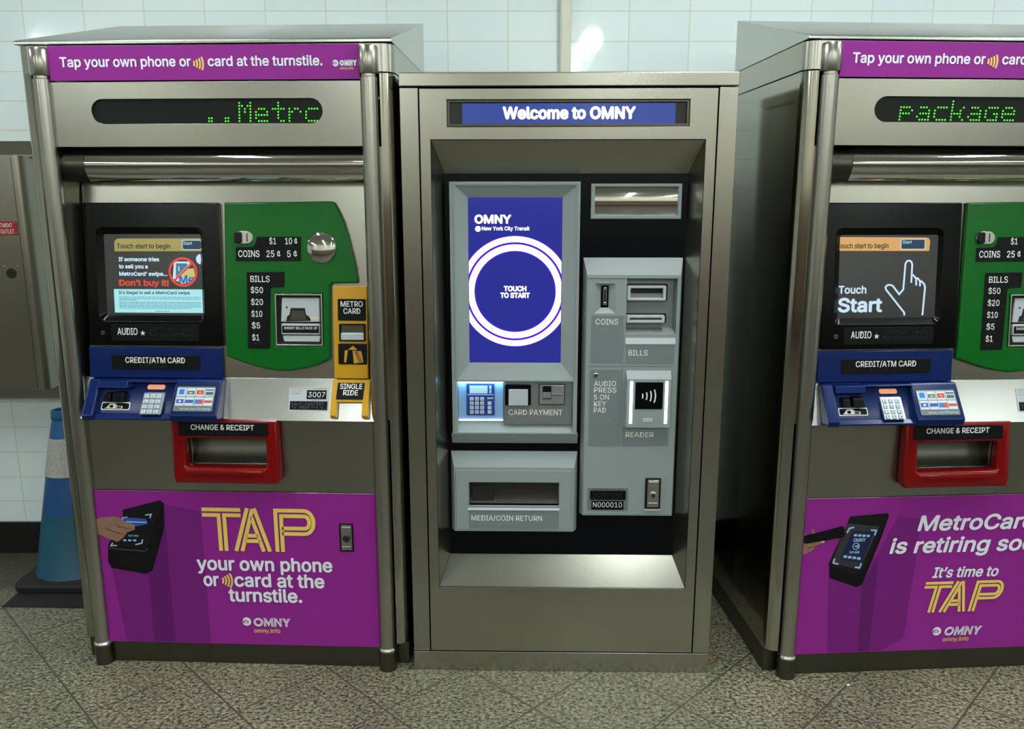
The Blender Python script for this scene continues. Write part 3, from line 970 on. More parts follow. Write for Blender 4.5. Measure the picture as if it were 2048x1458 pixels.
    rs = sign('single_ride_sign', [(0.3405, 0.9425), (0.4225, 0.9425), (0.4205, 0.897), (0.338, 0.897)], 0.0, t, SR)
    text('lettering', [('SINGLE', 0.348, 0.416, 0.926, 0.0145), ('RIDE', 0.359, 0.404, 0.9085, 0.0145)], 'sign_text', rs, -0.002, 0.02, SR)
    # number plate on the shelf
    npl = obj('number_plate', MB().prism(rrect(0.189, 0.311, 0.8585, 0.9255, 0.003), -0.0015, 0.0), 'white_plastic', t, warp=SH)
    nb = obj('number_box', MB().box(0.2435, 0.304, -0.0022, -0.0015, 0.8925, 0.918).box(0.1935, 0.3085, -0.0022, -0.0015, 0.862, 0.8865), 'black_sign', npl, warp=SH)
    text('number', [('3007', 0.2485, 0.300, 0.8985, 0.0145)], 'sign_text', npl, -0.0023, 0.002, SH)
    text('plate_print', [('PROBLEM? CALL 212-METROCARD', 0.196, 0.303, 0.9205, 0.0032), ('GIVE THIS', 0.196, 0.226, 0.913, 0.0034), ('NUMBER', 0.196, 0.221, 0.906, 0.0034)], 'grey_label', npl, -0.0017, 0.0, SH)
    braille([(0.262, 0.8955, 4, 0.008), (0.199, 0.884, 12, 0.0085), (0.199, 0.8765, 12, 0.0085), (0.199, 0.869, 12, 0.0085)], 'sticker_grey', npl, -0.0022, SH, 8)
    # ---- change and receipt tray
    outer = [(-0.170, 0.8335), (0.160, 0.8335), (0.1615, 0.655), (0.1555, 0.6355), (-0.160, 0.6355), (-0.1665, 0.655)]
    rb = plate_mb(outer, [rrect(-0.1265, 0.122, 0.685, 0.7735, 0.008)], -0.042, 0.0, bev=0.009)
    del rb.plate
    # slope the face: deeper towards the bottom
    rb.v = [(x, (yy if yy > -0.02 else yy - (0.80 - z) * 0.10 + 0.012), z) for x, yy, z in rb.v]
    tr = obj('change_tray', rb, 'red', t, ang=26)
    obj('tray_inner', MB().prof_yz([(0.09, 0.80), (0.055, 0.80), (0.050, 0.765), (0.046, 0.73), (0.034, 0.70), (0.012, 0.678), (0.09, 0.678)], -0.135, 0.135), 'steel_dark', tr, ang=60)
    obj('tray_side', MB().box(-0.136, -0.122, 0.008, 0.09, 0.675, 0.80).box(0.122, 0.136, 0.008, 0.09, 0.675, 0.80).box(-0.136, 0.136, 0.008, 0.06, 0.772, 0.80), 'steel_dark', tr)
    def RT(z):
        return -0.030 - (0.80 - z) * 0.10
    ts = sign('tray_sign', rrect(-0.145, 0.132, 0.783, 0.825, 0.003), 0.0, t, RT)
    text('lettering', [('CHANGE & RECEIPT', -0.1055, 0.089, 0.802, 0.0165)], 'sign_text', ts, -0.002, 0.02, RT)
    braille([(-0.058, 0.796, 12, 0.0085)], 'braille', ts, -0.002, RT, 9)
    obj('tray_lip', MB().prism(rrect(-0.123, 0.112, 0.6665, 0.6765, 0.005), -0.0075, 0.0), 'red', tr, warp=RT, bevel=0.003)
    # ---- door lock
    if has_lock:
        lk = obj('door_lock', plate_mb(rect(0.328, 0.3715, 0.402, 0.495), [rect(0.332, 0.3675, 0.406, 0.491)], -0.005, 0.0), 'black_sign', t, bevel=0.001)
        obj('lock_handle', MB().box(0.3325, 0.367, -0.004, -0.001, 0.4065, 0.4905).box(0.336, 0.3635, -0.007, -0.004, 0.464, 0.484).box(0.336, 0.3635, -0.006, -0.004, 0.411, 0.420), 'steel_bright', lk, bevel=0.001)
        obj('lock_cylinder', MB().disc_y([(0.0125, -0.004), (0.0125, -0.0075), (0.010, -0.0085)], 0.3497, 0.4465, 20), 'steel_dark', lk)
        obj('key_hole', MB().disc_y([(0.006, -0.0085), (0.006, -0.009)], 0.3497, 0.4465, 14), 'black_void', lk)
    # ---- big poster on the door
    po = obj('door_poster', MB().box(-0.4505, 0.4425, -0.0022, -0.0002, 0.0735, 0.5925), 'purple', t)
    poster(po)
    return t


def screen_warning(sc):
    """'Don't buy it' page of the touch screen"""
    y = -0.0036
    flat('title_band', [([(-0.339, 1.333), (-0.0725, 1.334), (-0.0725, 1.372), (-0.327, 1.371), (-0.336, 1.366), (-0.339, 1.357)], 0)], ['screen_olive'], sc, y, T)
    text('title_text', [('Touch start to begin', -0.331, -0.166, 1.3415, 0.0145)], 'screen_brown', sc, y - 0.0008, 0.03, T)
    flat('start_button', [(rrect(-0.130, -0.0725, 1.3375, 1.3675, 0.004), 0), (rrect(-0.128, -0.0725, 1.3395, 1.3655, 0.004), 1)], ['screen_white', 'screen_ink'], sc, y - 0.0008, T)
    text('button_text', [('Start', -0.1255, -0.0985, 1.353, 0.0095)], 'screen_white', sc, y - 0.0018, 0.006, T)
    text('warning_text', [('If someone tries', -0.328, -0.2025, 1.303, 0.0125), ('to sell you a', -0.328, -0.2385, 1.2815, 0.0125), ('MetroCard\u2019 swipe...', -0.328, -0.179, 1.2595, 0.0125)], 'screen_white', sc, y, 0.05, T)
    text('warning_shout', [('Don\u2019t buy it!', -0.330, -0.1755, 1.229, 0.0195)], 'screen_red', sc, y, 0.055, T)
    flat('warning_box', [(rect(-0.347, -0.0735, 1.1485, 1.2195), 0)], ['screen_cyan'], sc, y, T)
    text('box_heading', [('It\u2019s illegal to sell a MetroCard swipe.', -0.332, -0.109, 1.2045, 0.0095)], 'screen_ink', sc, y - 0.0008, 0.028, T)
    mb = MB()
    rnd = random.Random(2)
    for z, xe in ((1.1955, -0.079), (1.1905, -0.079), (1.1865, -0.277), (1.180, -0.079), (1.1755, -0.079), (1.171, -0.079), (1.1665, -0.079), (1.162, -0.110), (1.1535, -0.176)):
        x = -0.332 if z > 1.155 else -0.222
        while x < xe:
            w = min(rnd.uniform(0.004, 0.014), xe - x)
            mb.line((x, z), (x + w, z), 0.0016, y - 0.0006, 0)
            x += w + 0.0016
    obj('small_print', mb, 'screen_teal', sc, warp=T, smooth=False)
    cx, cz = -0.130, 1.2715
    flat('banknote', [([(-0.163, 1.252), (-0.157, 1.303), (-0.110, 1.303), (-0.108, 1.296), (-0.149, 1.243)], 0), ([(-0.153, 1.256), (-0.151, 1.298), (-0.115, 1.297), (-0.117, 1.290)], 1),
                      (rect(-0.144, -0.141, 1.274, 1.289), 0), ([(-0.148, 1.243), (-0.120, 1.281), (-0.097, 1.283), (-0.094, 1.262), (-0.110, 1.240), (-0.135, 1.235)], 2)], ['screen_white', 'screen_teal', 'screen_straw'], sc, y, T)
    text('card_text', [('Me', -0.1425, -0.0975, 1.2375, 0.025)], 'screen_blue', sc, y - 0.0012, 0.03, T)
    mb = MB().ring(cx, cz, 0.0375, 0.0445, y - 0.0018)
    mb.line((cx - 0.029, cz - 0.027), (cx + 0.029, cz + 0.027), 0.0065, y - 0.0018)
    obj('no_symbol', mb, 'screen_red', sc, warp=T, smooth=False)
    mb = MB().ring(-0.0735, 1.310, 0.0, 0.0155, y, 0, 95, 262, 14)
    obj('corner_logo', mb, 'screen_white', sc, warp=T, smooth=False)


def screen_touch(sc):
    """'Touch Start' page of the touch screen"""
    y = -0.0036
    flat('title_band', [([(-0.3715, 1.3385), (-0.099, 1.337), (-0.097, 1.365), (-0.101, 1.374), (-0.110, 1.3765), (-0.3715, 1.3785)], 0)], ['screen_orange'], sc, y, T)
    text('title_text', [('ouch start to begin', -0.3705, -0.224, 1.3455, 0.0150)], 'screen_brown', sc, y - 0.0008, 0.03, T)
    flat('start_button', [(rrect(-0.187, -0.112, 1.3415, 1.3725, 0.004), 0), (rrect(-0.185, -0.114, 1.3435, 1.3705, 0.003), 1)], ['screen_white', 'screen_ink'], sc, y - 0.0008, T)
    text('button_text', [('Start', -0.182, -0.154, 1.3590, 0.0090)], 'screen_white', sc, y - 0.0018, 0.008, T)
    text('touch_text', [('Touch', -0.3705, -0.2855, 1.213, 0.0235)], 'screen_white', sc, y, 0.036, T)
    text('start_text', [('Start', -0.3705, -0.235, 1.158, 0.043)], 'screen_white', sc, y, 0.045, T)
    hand = [(-0.166, 1.1475), (-0.1665, 1.156), (-0.2255, 1.2245), (-0.2275, 1.2315), (-0.222, 1.2375), (-0.2145, 1.2385), (-0.2055, 1.2355), (-0.1845, 1.2105), (-0.1725, 1.2245), (-0.1695, 1.300), (-0.165, 1.3075), (-0.158, 1.3095), (-0.1515, 1.3055),
            (-0.1485, 1.297), (-0.149, 1.244)]
    mb = MB().poly_line(hand, 0.0052, y)
    mb.poly_line([(-0.149, 1.268), (-0.1435, 1.266), (-0.1345, 1.256), (-0.1335, 1.236)], 0.0052, y)
    mb.poly_line([(-0.1345, 1.256), (-0.130, 1.2575), (-0.1225, 1.249), (-0.1215, 1.2335)], 0.0052, y)
    mb.poly_line([(-0.1225, 1.2475), (-0.118, 1.2485), (-0.109, 1.240), (-0.106, 1.230), (-0.110, 1.1475)], 0.0052, y)
    obj('hand_outline', mb, 'screen_white', sc, warp=T, smooth=False)


def poster_tap(po):
    y = -0.0023
    flat('printed_shadow', [([(-0.413, 0.325), (-0.388, 0.076), (-0.110, 0.076), (-0.111, 0.526), (-0.228, 0.551)], 0), ([(-0.296, 0.330), (-0.297, 0.076), (-0.228, 0.076), (-0.226, 0.475)], 1)], ['purple_mid', 'purple_deep'], po, y)
    y2 = -0.0034
    flat('reader_picture', [([(-0.423, 0.354), (-0.418, 0.404), (-0.359, 0.497), (-0.359, 0.529), (-0.236, 0.563), (-0.225, 0.554), (-0.229, 0.475), (-0.281, 0.326), (-0.303, 0.313), (-0.414, 0.332)], 1),
                            ([(-0.359, 0.529), (-0.236, 0.563), (-0.229, 0.554), (-0.288, 0.416), (-0.302, 0.398), (-0.418, 0.408), (-0.359, 0.499)], 0),
                            ([(-0.418, 0.402), (-0.302, 0.394), (-0.288, 0.404), (-0.290, 0.396), (-0.302, 0.388), (-0.418, 0.397)], 2)], ['print_black', 'print_black_side', 'print_grey'], po, y2)
    mb = MB()
    for p in ([(-0.368, 0.490), (-0.360, 0.502), (-0.345, 0.505)], [(-0.287, 0.513), (-0.268, 0.516), (-0.273, 0.503)], [(-0.303, 0.431), (-0.307, 0.418), (-0.328, 0.413)], [(-0.401, 0.418), (-0.408, 0.408), (-0.388, 0.409)]):
        mb.poly_line(p, 0.004, -0.0042)
    text_into(mb, 'TAP HERE', -0.350, -0.314, 0.440, 0.006, -0.0042, 0.01, 0.2)
    for x in (-0.366, -0.350, -0.334):
        mb.prism(rect(x, x + 0.010, 0.4245, 0.430), -0.0046, -0.0042)
    obj('reader_print', mb, 'print_glow', po, smooth=False)
    flat('printed_card', [([(-0.364, 0.490), (-0.352, 0.504), (-0.287, 0.501), (-0.281, 0.484), (-0.326, 0.473), (-0.357, 0.480)], 0), ([(-0.350, 0.492), (-0.285, 0.4905), (-0.284, 0.4875), (-0.351, 0.488)], 1)], ['print_blue', 'print_glow'], po, -0.0042)
    flat('printed_hand', [([(-0.4505, 0.497), (-0.426, 0.503), (-0.390, 0.507), (-0.373, 0.504), (-0.360, 0.494), (-0.348, 0.485), (-0.330, 0.484), (-0.323, 0.477), (-0.325, 0.464), (-0.338, 0.459), (-0.351, 0.454), (-0.357, 0.444), (-0.365, 0.436),
                            (-0.376, 0.427), (-0.387, 0.421), (-0.402, 0.428), (-0.416, 0.431), (-0.438, 0.442), (-0.4505, 0.446)], 0),
                          ([(-0.380, 0.478), (-0.345, 0.469), (-0.330, 0.468), (-0.331, 0.4655), (-0.347, 0.465), (-0.382, 0.472)], 1), ([(-0.418, 0.470), (-0.386, 0.456), (-0.356, 0.447), (-0.357, 0.444), (-0.388, 0.451), (-0.420, 0.464)], 1),
                          ([(-0.4505, 0.450), (-0.436, 0.446), (-0.416, 0.435), (-0.388, 0.424), (-0.387, 0.421), (-0.402, 0.428), (-0.4505, 0.446)], 1)], ['skin', 'skin_dark'], po, -0.0048)
    y = -0.0042
    obj('big_word', inline_word(MB(), 'TAP', -0.105, 0.261, 0.3975, 0.5415, y, gapf=0.02), 'print_yellow', po, smooth=False)
    text('lettering', [('your own phone', -0.1345, 0.3010, 0.3305, 0.0470), ('or', -0.1175, -0.067, 0.2755, 0.047), ('card at the', -0.017, 0.273, 0.2755, 0.047), ('turnstile.', -0.0395, 0.1985, 0.2235, 0.047)], 'print_white', po, y, 0.034)
    obj('wave_mark', arcs_into(MB(), -0.0555, -0.0215, 0.2955, 0.053, y), 'print_yellow', po)
    mb = MB()
    mta_logo(mb, 0.0135, 0.1545, 0.0145, y)
    inline_word(mb, 'OMNY', 0.036, 0.1555, 0.1385, 0.168, y, s=0.085, g=0.05)
    obj('logo', mb, ['print_white', 'purple'], po, smooth=False)
    text('web_address', [('omny.info', 0.036, 0.1215, 0.1165, 0.0145)], 'print_yellow', po, y, 0.012)


def poster_retire(po):
    y = -0.0023
    flat('printed_shadow', [([(-0.353, 0.330), (-0.338, 0.076), (-0.165, 0.076), (-0.092, 0.118), (-0.078, 0.397), (-0.076, 0.519), (-0.148, 0.533), (-0.206, 0.4)], 0), ([(-0.245, 0.310), (-0.238, 0.076), (-0.202, 0.076), (-0.199, 0.326), (-0.2, 0.4)], 1)], ['purple_mid', 'purple_deep'], po, y)
    flat('reader_picture', [([(-0.355, 0.371), (-0.357, 0.380), (-0.310, 0.507), (-0.303, 0.534), (-0.184, 0.542), (-0.180, 0.534), (-0.197, 0.465), (-0.245, 0.308), (-0.263, 0.299), (-0.352, 0.333)], 1),
                            ([(-0.303, 0.534), (-0.184, 0.542), (-0.183, 0.534), (-0.202, 0.468), (-0.252, 0.347), (-0.268, 0.338), (-0.355, 0.374), (-0.357, 0.382), (-0.310, 0.507)], 0),
                            ([(-0.309, 0.512), (-0.207, 0.500), (-0.258, 0.357), (-0.350, 0.384)], 2), ([(-0.291, 0.488), (-0.222, 0.481), (-0.252, 0.383), (-0.324, 0.392)], 3)], ['print_black', 'print_black_side', 'print_grey', 'print_navy'], po, -0.0034)
    mb = MB()
    for p in ([(-0.309, 0.481), (-0.302, 0.496), (-0.288, 0.499)], [(-0.233, 0.488), (-0.216, 0.487), (-0.220, 0.471)], [(-0.254, 0.379), (-0.259, 0.364), (-0.274, 0.367)], [(-0.341, 0.397), (-0.344, 0.383), (-0.327, 0.378)]):
        mb.poly_line(p, 0.005, -0.0046)
    obj('reader_light', mb, 'print_glow', po, smooth=False)
    mb = MB()
    text_into(mb, 'OMNY', -0.287, -0.247, 0.451, 0.012, -0.0046, 0.03, 0.1)
    text_into(mb, 'TAP HERE', -0.298, -0.262, 0.4125, 0.008, -0.0046, 0.03, 0.2)
    mb.ring(-0.276, 0.436, 0.0095, 0.0115, -0.0046, n=20)
    arcs_into(mb, -0.280, -0.268, 0.436, 0.012, -0.0046)
    for k in range(4):
        mb.prism(rect(-0.286 + k * 0.0135, -0.276 + k * 0.0135, 0.469 - k * 0.001, 0.476 - k * 0.001), -0.005, -0.0046)
        mb.prism(rect(-0.313 + k * 0.0145, -0.302 + k * 0.0145, 0.399 - k * 0.0025, 0.407 - k * 0.0025), -0.005, -0.0046)
    obj('reader_print', mb, 'print_glow', po, smooth=False)
    flat('printed_hand', [([(-0.4505, 0.445), (-0.44, 0.449), (-0.391, 0.460), (-0.376, 0.456), (-0.378, 0.449), (-0.392, 0.4455), (-0.404, 0.440), (-0.410, 0.428), (-0.417, 0.422), (-0.435, 0.415), (-0.4505, 0.411)], 0),
                          ([(-0.449, 0.489), (-0.440, 0.484), (-0.436, 0.474), (-0.446, 0.468)], 0), ([(-0.423, 0.498), (-0.415, 0.494), (-0.408, 0.481), (-0.419, 0.478)], 0),
                          ([(-0.430, 0.436), (-0.404, 0.441), (-0.405, 0.438), (-0.430, 0.432)], 1), ([(-0.390, 0.4575), (-0.3765, 0.4555), (-0.379, 0.4505), (-0.388, 0.4515)], 2)], ['skin', 'skin_dark', 'nail'], po, -0.0034)
    flat('printed_phone', [([(-0.444, 0.470), (-0.441, 0.4755), (-0.325, 0.5035), (-0.320, 0.500), (-0.314, 0.477), (-0.318, 0.467), (-0.436, 0.449), (-0.441, 0.452)], 0)], ['print_black_side'], po, -0.0046)
    y = -0.0042
    text('lettering', [('MetroCard', -0.0855, 0.300, 0.4805, 0.0515), ('is retiring soon.', -0.169, 0.372, 0.4075, 0.0515)], 'print_white', po, y, 0.036, italic=0.19)
    text('lettering', [('It\u2019s time to', -0.0215, 0.1985, 0.3225, 0.036)], 'print_white', po, y, 0.032, italic=0.19)
    obj('big_word', inline_word(MB(), 'TAP', -0.058, 0.229, 0.2045, 0.309, y, gapf=0.02, italic=0.19), 'print_yellow', po, smooth=False)
    mb = MB()
    mta_logo(mb, 0.0145, 0.1385, 0.0145, y)
    inline_word(mb, 'OMNY', 0.038, 0.163, 0.1225, 0.1525, y, s=0.085, g=0.05, italic=0.19)
    obj('logo', mb, ['print_white', 'purple'], po, smooth=False)
    text('web_address', [('omny.info', 0.036, 0.1245, 0.1025, 0.0145)], 'print_yellow', po, y, 0.012, italic=0.19)


vending_machine((-1.0244, 0.0402, 0), R(-2.4175), 'steel ticket machine beside the blue cone, its purple poster showing a hand holding a card', '..Metrc', -0.0045, 0.0080, 0.0480, screen_warning, poster_tap, True)
vending_machine((1.1822, 0.0071, 0), R(3.5661), 'steel ticket machine with a hand outline on its screen and a phone on its poster', 'package', -0.2570, 0.00825, 0.0495, screen_touch, poster_retire, False)


# ------------------------------------------------------------------ the newer contactless card machine
def kiosk(loc, rz):
    t = empty('card_machine', loc, rz, 'grey steel card machine with tall glowing blue screen between the two ticket machines', 'fare machine')
    for s in (-1, 1):
        mb = MB()
        mb.prof_xy([(s * 0.471, 0.6), (s * 0.471, 0.0), (s * 0.4195, 0.0), (s * 0.4195, 0.02), (s * 0.45, 0.02), (s * 0.45, 0.6)], 0.068, 1.7915)
        obj('side_panel', mb, 'steel', t, bevel=0.0015)
    obj('back_panel', MB().box(-0.45, 0.45, 0.58, 0.6, 0.068, 1.7915), 'steel', t)
    obj('top_cap', MB().box(-0.4725, 0.4725, -0.002, 0.602, 1.7945, 1.832), 'steel', t, bevel=0.003)
    obj('base', MB().box(-0.4715, 0.4715, -0.001, 0.601, 0.0, 0.0665), 'steel', t, bevel=0.0015)
    obj('door', plate_mb(rect(-0.4158, 0.4158, 0.0695, 1.7895), [rect(-0.3395, 0.3395, 1.6865, 1.7595), rect(-0.3868, 0.3868, 0.2905, 1.6515)], 0.0, 0.014), 'steel', t, bevel=0.0013)
    obj('door_liner', MB().box(-0.42, 0.42, 0.09, 0.10, 0.069, 1.79), 'black_void', t)
    # message display
    df = obj('display_frame', plate_mb(rect(-0.3385, 0.3385, 1.6875, 1.7585), [rect(-0.331, 0.331, 1.6945, 1.7525)], 0.003, 0.014), 'steel_dark', t, bevel=0.001)
    dp = obj('message_display', MB().box(-0.334, 0.334, 0.012, 0.016, 1.69, 1.756), 'display_black', t)
    flat('lit_area', [(rect(-0.297, 0.301, 1.6945, 1.7505), 0)], ['display_blue'], dp, 0.012)
    text('lettering', [('Welcome to OMNY', -0.183, 0.190, 1.7075, 0.0345)], 'kiosk_white', dp, 0.0112, 0.055)
    # recess frame
    mb = MB()
    o, i_ = (-0.3855, 0.3855, 0.292, 1.650), (-0.356, 0.356, 0.3685, 1.5612)
    a = [(o[0], o[2]), (o[1], o[2]), (o[1], o[3]), (o[0], o[3])]
    b = [(i_[0], i_[2]), (i_[1], i_[2]), (i_[1], i_[3]), (i_[0], i_[3])]
    for k in range(4):
        j = (k + 1) % 4
        A, B2, C2, D = Vector(a[k]), Vector(a[j]), Vector(b[j]), Vector(b[k])
        e1 = (B2 - A).normalized() * 0.0007
        A, B2, C2, D = A + e1, B2 - e1, C2 - e1, D + e1
        n = Vector((-(B2 - A).y, (B2 - A).x)).normalized() * -0.004
        mb.loft([[(A.x, 0.0012, A.y), (B2.x, 0.0012, B2.y), (C2.x, 0.0745, C2.y), (D.x, 0.0745, D.y)],
                 [(A.x + n.x * 0.3, 0.006, A.y + n.y * 0.3), (B2.x + n.x * 0.3, 0.006, B2.y + n.y * 0.3), (C2.x + n.x, 0.0785, C2.y + n.y), (D.x + n.x, 0.0785, D.y + n.y)]])
    obj('recess_frame', mb, 'steel', t, smooth=False)
    obj('black_panel', MB().box(-0.361, 0.361, 0.075, 0.085, 0.364, 1.566), 'navy_panel', t)
    # mirror
    mf = obj('mirror_frame', plate_mb(rect(0.0735, 0.338, 1.4305, 1.532), [rect(0.085, 0.328, 1.441, 1.523)], 0.062, 0.076), 'grey_plastic', t, bevel=0.002)
    mb = MB()
    rows = []
    for iz in range(9):
        row = []
        for ix in range(17):
            u, v = ix / 8 - 1, iz / 4 - 1
            row.append((0.2065 + u * 0.1225, 0.071 - 0.011 * (1 - u * u) * 0.6 - 0.012 * (1 - v * v) * 0.6 + 0.003, 1.482 + v * 0.042))
        rows.append(row)
    mb.loft(rows, cap0=False, cap1=False, closed=False)
    obj('mirror_glass', mb, 'chrome', mf, ang=80)
    # ---- screen module
    X0, X1, Z0, Z1 = -0.3405, 0.0415, 0.777, 1.5375
    fr = plate_mb(rect(X0, X1, Z0, Z1), [rect(-0.3225, 0.0285, 0.9495, 1.5255), rect(-0.3245, 0.0285, 0.7835, 0.9425)], 0.045, 0.075)
    sm = obj('screen_module', fr, 'grey_plastic', t, bevel=0.0015)
    obj('module_skirt', MB().prof_yz([(0.046, 0.7765), (0.074, 0.7405), (0.0745, 0.7765)], X0 - 0.004, X1 + 0.004), 'grey_plastic', sm)
    mb = MB()
    o, i_ = (-0.3225, 0.0285, 0.9495, 1.5255), (-0.2865, -0.0105, 1.000, 1.4915)
    mb.loft([quad3(o[0], o[1], o[2], o[3], 0.048), quad3(*i_, 0.066)], cap0=False, cap1=False)
    obj('screen_surround', mb, 'grey_plastic', sm, smooth=False)
    obj('module_groove', plate_mb(rect(-0.3305, 0.0335, 0.9455, 1.5300), [rect(-0.3290, 0.0320, 0.9460, 1.5285)], 0.0443, 0.0455), 'grey_label', sm)
    scn = obj('touch_screen', MB().box(-0.288, -0.009, 0.0655, 0.069, 0.998, 1.494), 'kiosk_blue', t)
    cx, cz = -0.1485, 1.2152
    y = 0.0655
    rings = MB()

    def clip_ring(r0, r1, yy, m):
        mb = rings
        xl, xr = i_[0] + 0.0003, i_[1] - 0.0003
        n = 120
        for k in range(n):
            q = []
            for r, aa in ((r0, k), (r1, k), (r1, k + 1), (r0, k + 1)):
                an = 2 * math.pi * aa / n
                q.append((min(xr, max(xl, cx + r * math.cos(an))), cz + r * math.sin(an)))
            xs = [p[0] for p in q]
            if max(xs) - min(xs) < 1e-6 and max(xs) in (xl, xr):
                continue
            if all(abs(p[0] - xl) < 1e-7 for p in q) or all(abs(p[0] - xr) < 1e-7 for p in q):
                continue
            mb.prism(q, yy - 0.0005, yy, m)
    clip_ring(0.1185, 0.1675, y, 0)
    clip_ring(0.1475, 0.1650, y - 0.0008, 1)
    clip_ring(0.1220, 0.1412, y - 0.0008, 1)
    obj('prompt_ring', rings, ['kiosk_violet', 'kiosk_white'], scn, smooth=False)
    text('lettering', [('OMNY', -0.2685, -0.160, 1.4165, 0.0265)], 'kiosk_white', scn, y, 0.055)
    mb = MB()
    mb.disc_y([(0.0085, y), (0.0085, y - 0.0004)], -0.2585, 1.4015, 20)
    text_into(mb, 'New York City Transit', -0.247, -0.106, 1.397, 0.0115, y, 0.03)
    obj('agency_line', mb, 'kiosk_white', scn, smooth=False)
    text('prompt', [('TOUCH', -0.1825, -0.1145, 1.2165, 0.0165), ('TO START', -0.193, -0.104, 1.1965, 0.0165)], 'kiosk_white', scn, y, 0.055)
    # ---- card bay
    bay = obj('card_bay', MB().box(-0.3245, 0.0285, 0.0685, 0.0745, 0.7835, 0.9425).prof_yz([(0.047, 0.7835), (0.068, 0.808), (0.0685, 0.7835)], -0.3245, 0.0285), 'grey_plastic', t)
    kb = obj('keypad_panel', MB().box(-0.3235, -0.1840, 0.0625, 0.068, 0.8155, 0.9415), 'bay_blue', t, bevel=0.001)
    obj('light_strip', MB().box(-0.322, -0.1855, 0.0475, 0.0615, 0.9385, 0.9418), 'light_cyan', t)
    obj('glint_edge', MB().box(-0.322, -0.1855, 0.0585, 0.0622, 0.8165, 0.8195), 'light_white', t)  # glowing strip standing in for the ledge's reflected bright edge
    kp = obj('keypad', MB().box(-0.2975, -0.2115, 0.0575, 0.0625, 0.8335, 0.9345), 'pad_blue', t, bevel=0.0012)
    obj('keypad_display', MB().box(-0.288, -0.2325, 0.0568, 0.0578, 0.9035, 0.928), 'pad_lcd', kp)
    obj('keypad_bar', MB().box(-0.294, -0.214, 0.0566, 0.0578, 0.8985, 0.9008), 'pad_key', kp)
    mb = MB().box(-0.2275, -0.2205, 0.0566, 0.0578, 0.916, 0.9285).box(-0.2275, -0.2205, 0.0566, 0.0578, 0.9045, 0.914).box(-0.2335, -0.2155, 0.0568, 0.0578, 0.8865, 0.8905)
    obj('keypad_badge', mb, 'pad_key', kp)
    for r_ in range(4):
        for c_ in range(4):
            if c_ == 3 and r_ == 3:
                continue
            kx = (-0.2875, -0.2715, -0.2555, -0.2325)[c_]
            kz = 0.8395 + r_ * 0.0138
            obj('key', MB().box(kx, kx + 0.0118, 0.0545, 0.0578, kz, kz + 0.0108), 'pad_key', kp, bevel=0.001)
    mb = MB()
    for n, ch in enumerate('*0#789456123'):
        kx, kz = (-0.2875, -0.2715, -0.2555)[n % 3], 0.8395 + (n // 3) * 0.0138
        text_into(mb, ch, kx + 0.0035, kx + 0.0083, kz + 0.0025, 0.006, 0.0545)
    obj('key_print', mb, 'pad_ink', kp, smooth=False)
    pp = obj('card_payment_plate', MB().box(-0.1825, 0.0275, 0.054, 0.068, 0.8065, 0.9415), 'grey_dark', t, bevel=0.001)
    text('lettering', [('CARD PAYMENT', -0.168, -0.0025, 0.8365, 0.0175)], 'sign_text', pp, 0.054, 0.012)
    braille([(-0.166, 0.8295, 9, 0.0085)], 'braille_grey', pp, 0.054, None, 11)
    tr = obj('tap_reader', MB().prism(rrect(-0.179, -0.100, 0.868, 0.9335, 0.005), 0.049, 0.0545), 'navy_panel', t, bevel=0.002)
    obj('reader_pad', MB().box(-0.168, -0.1085, 0.043, 0.0495, 0.8685, 0.9195), 'white_plastic', tr, bevel=0.002)
    cs = obj('card_slot', plate_mb(rrect(-0.0755, 0.0045, 0.870, 0.935, 0.003), [rect(-0.0735, 0.0025, 0.872, 0.933)], 0.052, 0.0545), 'black_sign', t)
    obj('slot_face', MB().box(-0.0735, 0.0025, 0.050, 0.0545, 0.872, 0.933).box(-0.035, 0.001, 0.0465, 0.050, 0.904, 0.932).box(-0.036, -0.006, 0.045, 0.050, 0.9005, 0.906), 'key_metal', cs, bevel=0.0012)
    obj('slot_shadow', MB().box(-0.064, -0.0375, 0.0494, 0.0503, 0.888, 0.929), 'black_sign', cs)
    obj('slot_step', MB().box(-0.064, -0.0385, 0.047, 0.0497, 0.891, 0.9105), 'grey_label', cs, bevel=0.001)
    obj('slot_gap', MB().box(-0.034, -0.008, 0.0446, 0.0456, 0.9025, 0.9040), 'black_void', cs)
    # ---- media and coin return
    mb = MB()
    A, B2 = (-0.3490, 0.0470, 0.4555, 0.7145), (-0.3380, 0.0360, 0.459, 0.670)
    body = plate_mb(rect(*B2), [rect(-0.2935, -0.0098, 0.5455, 0.6220)], 0.045, 0.0465)
    del body.plate
    body.loft([quad3(*A, 0.0748), quad3(*B2, 0.0455)], cap0=False, cap1=False)
    md = obj('coin_return', body, 'grey_plastic', t, smooth=False)
    obj('return_face', plate_mb(rect(-0.3325, 0.0265, 0.4645, 0.6605), [rect(-0.2935, -0.0098, 0.5455, 0.6220)], 0.0425, 0.045), 'grey_plastic', md, bevel=0.001)
    obj('return_tray', MB().prof_yz([(0.0745, 0.625), (0.072, 0.625), (0.071, 0.60), (0.069, 0.56), (0.062, 0.5455), (0.0745, 0.5455)], -0.2935, -0.0098), 'tray_shade', md, ang=60)
    obj('tray_wall', MB().box(-0.2945, -0.2915, 0.046, 0.0745, 0.5445, 0.623).box(-0.0115, -0.0085, 0.046, 0.0745, 0.5445, 0.623).box(-0.2945, -0.0085, 0.046, 0.0745, 0.6205, 0.6235), 'grey_label', md)
    obj('return_flap', MB().box(-0.284, -0.216, 0.058, 0.0695, 0.556, 0.602), 'tray_shade', md, bevel=0.002)
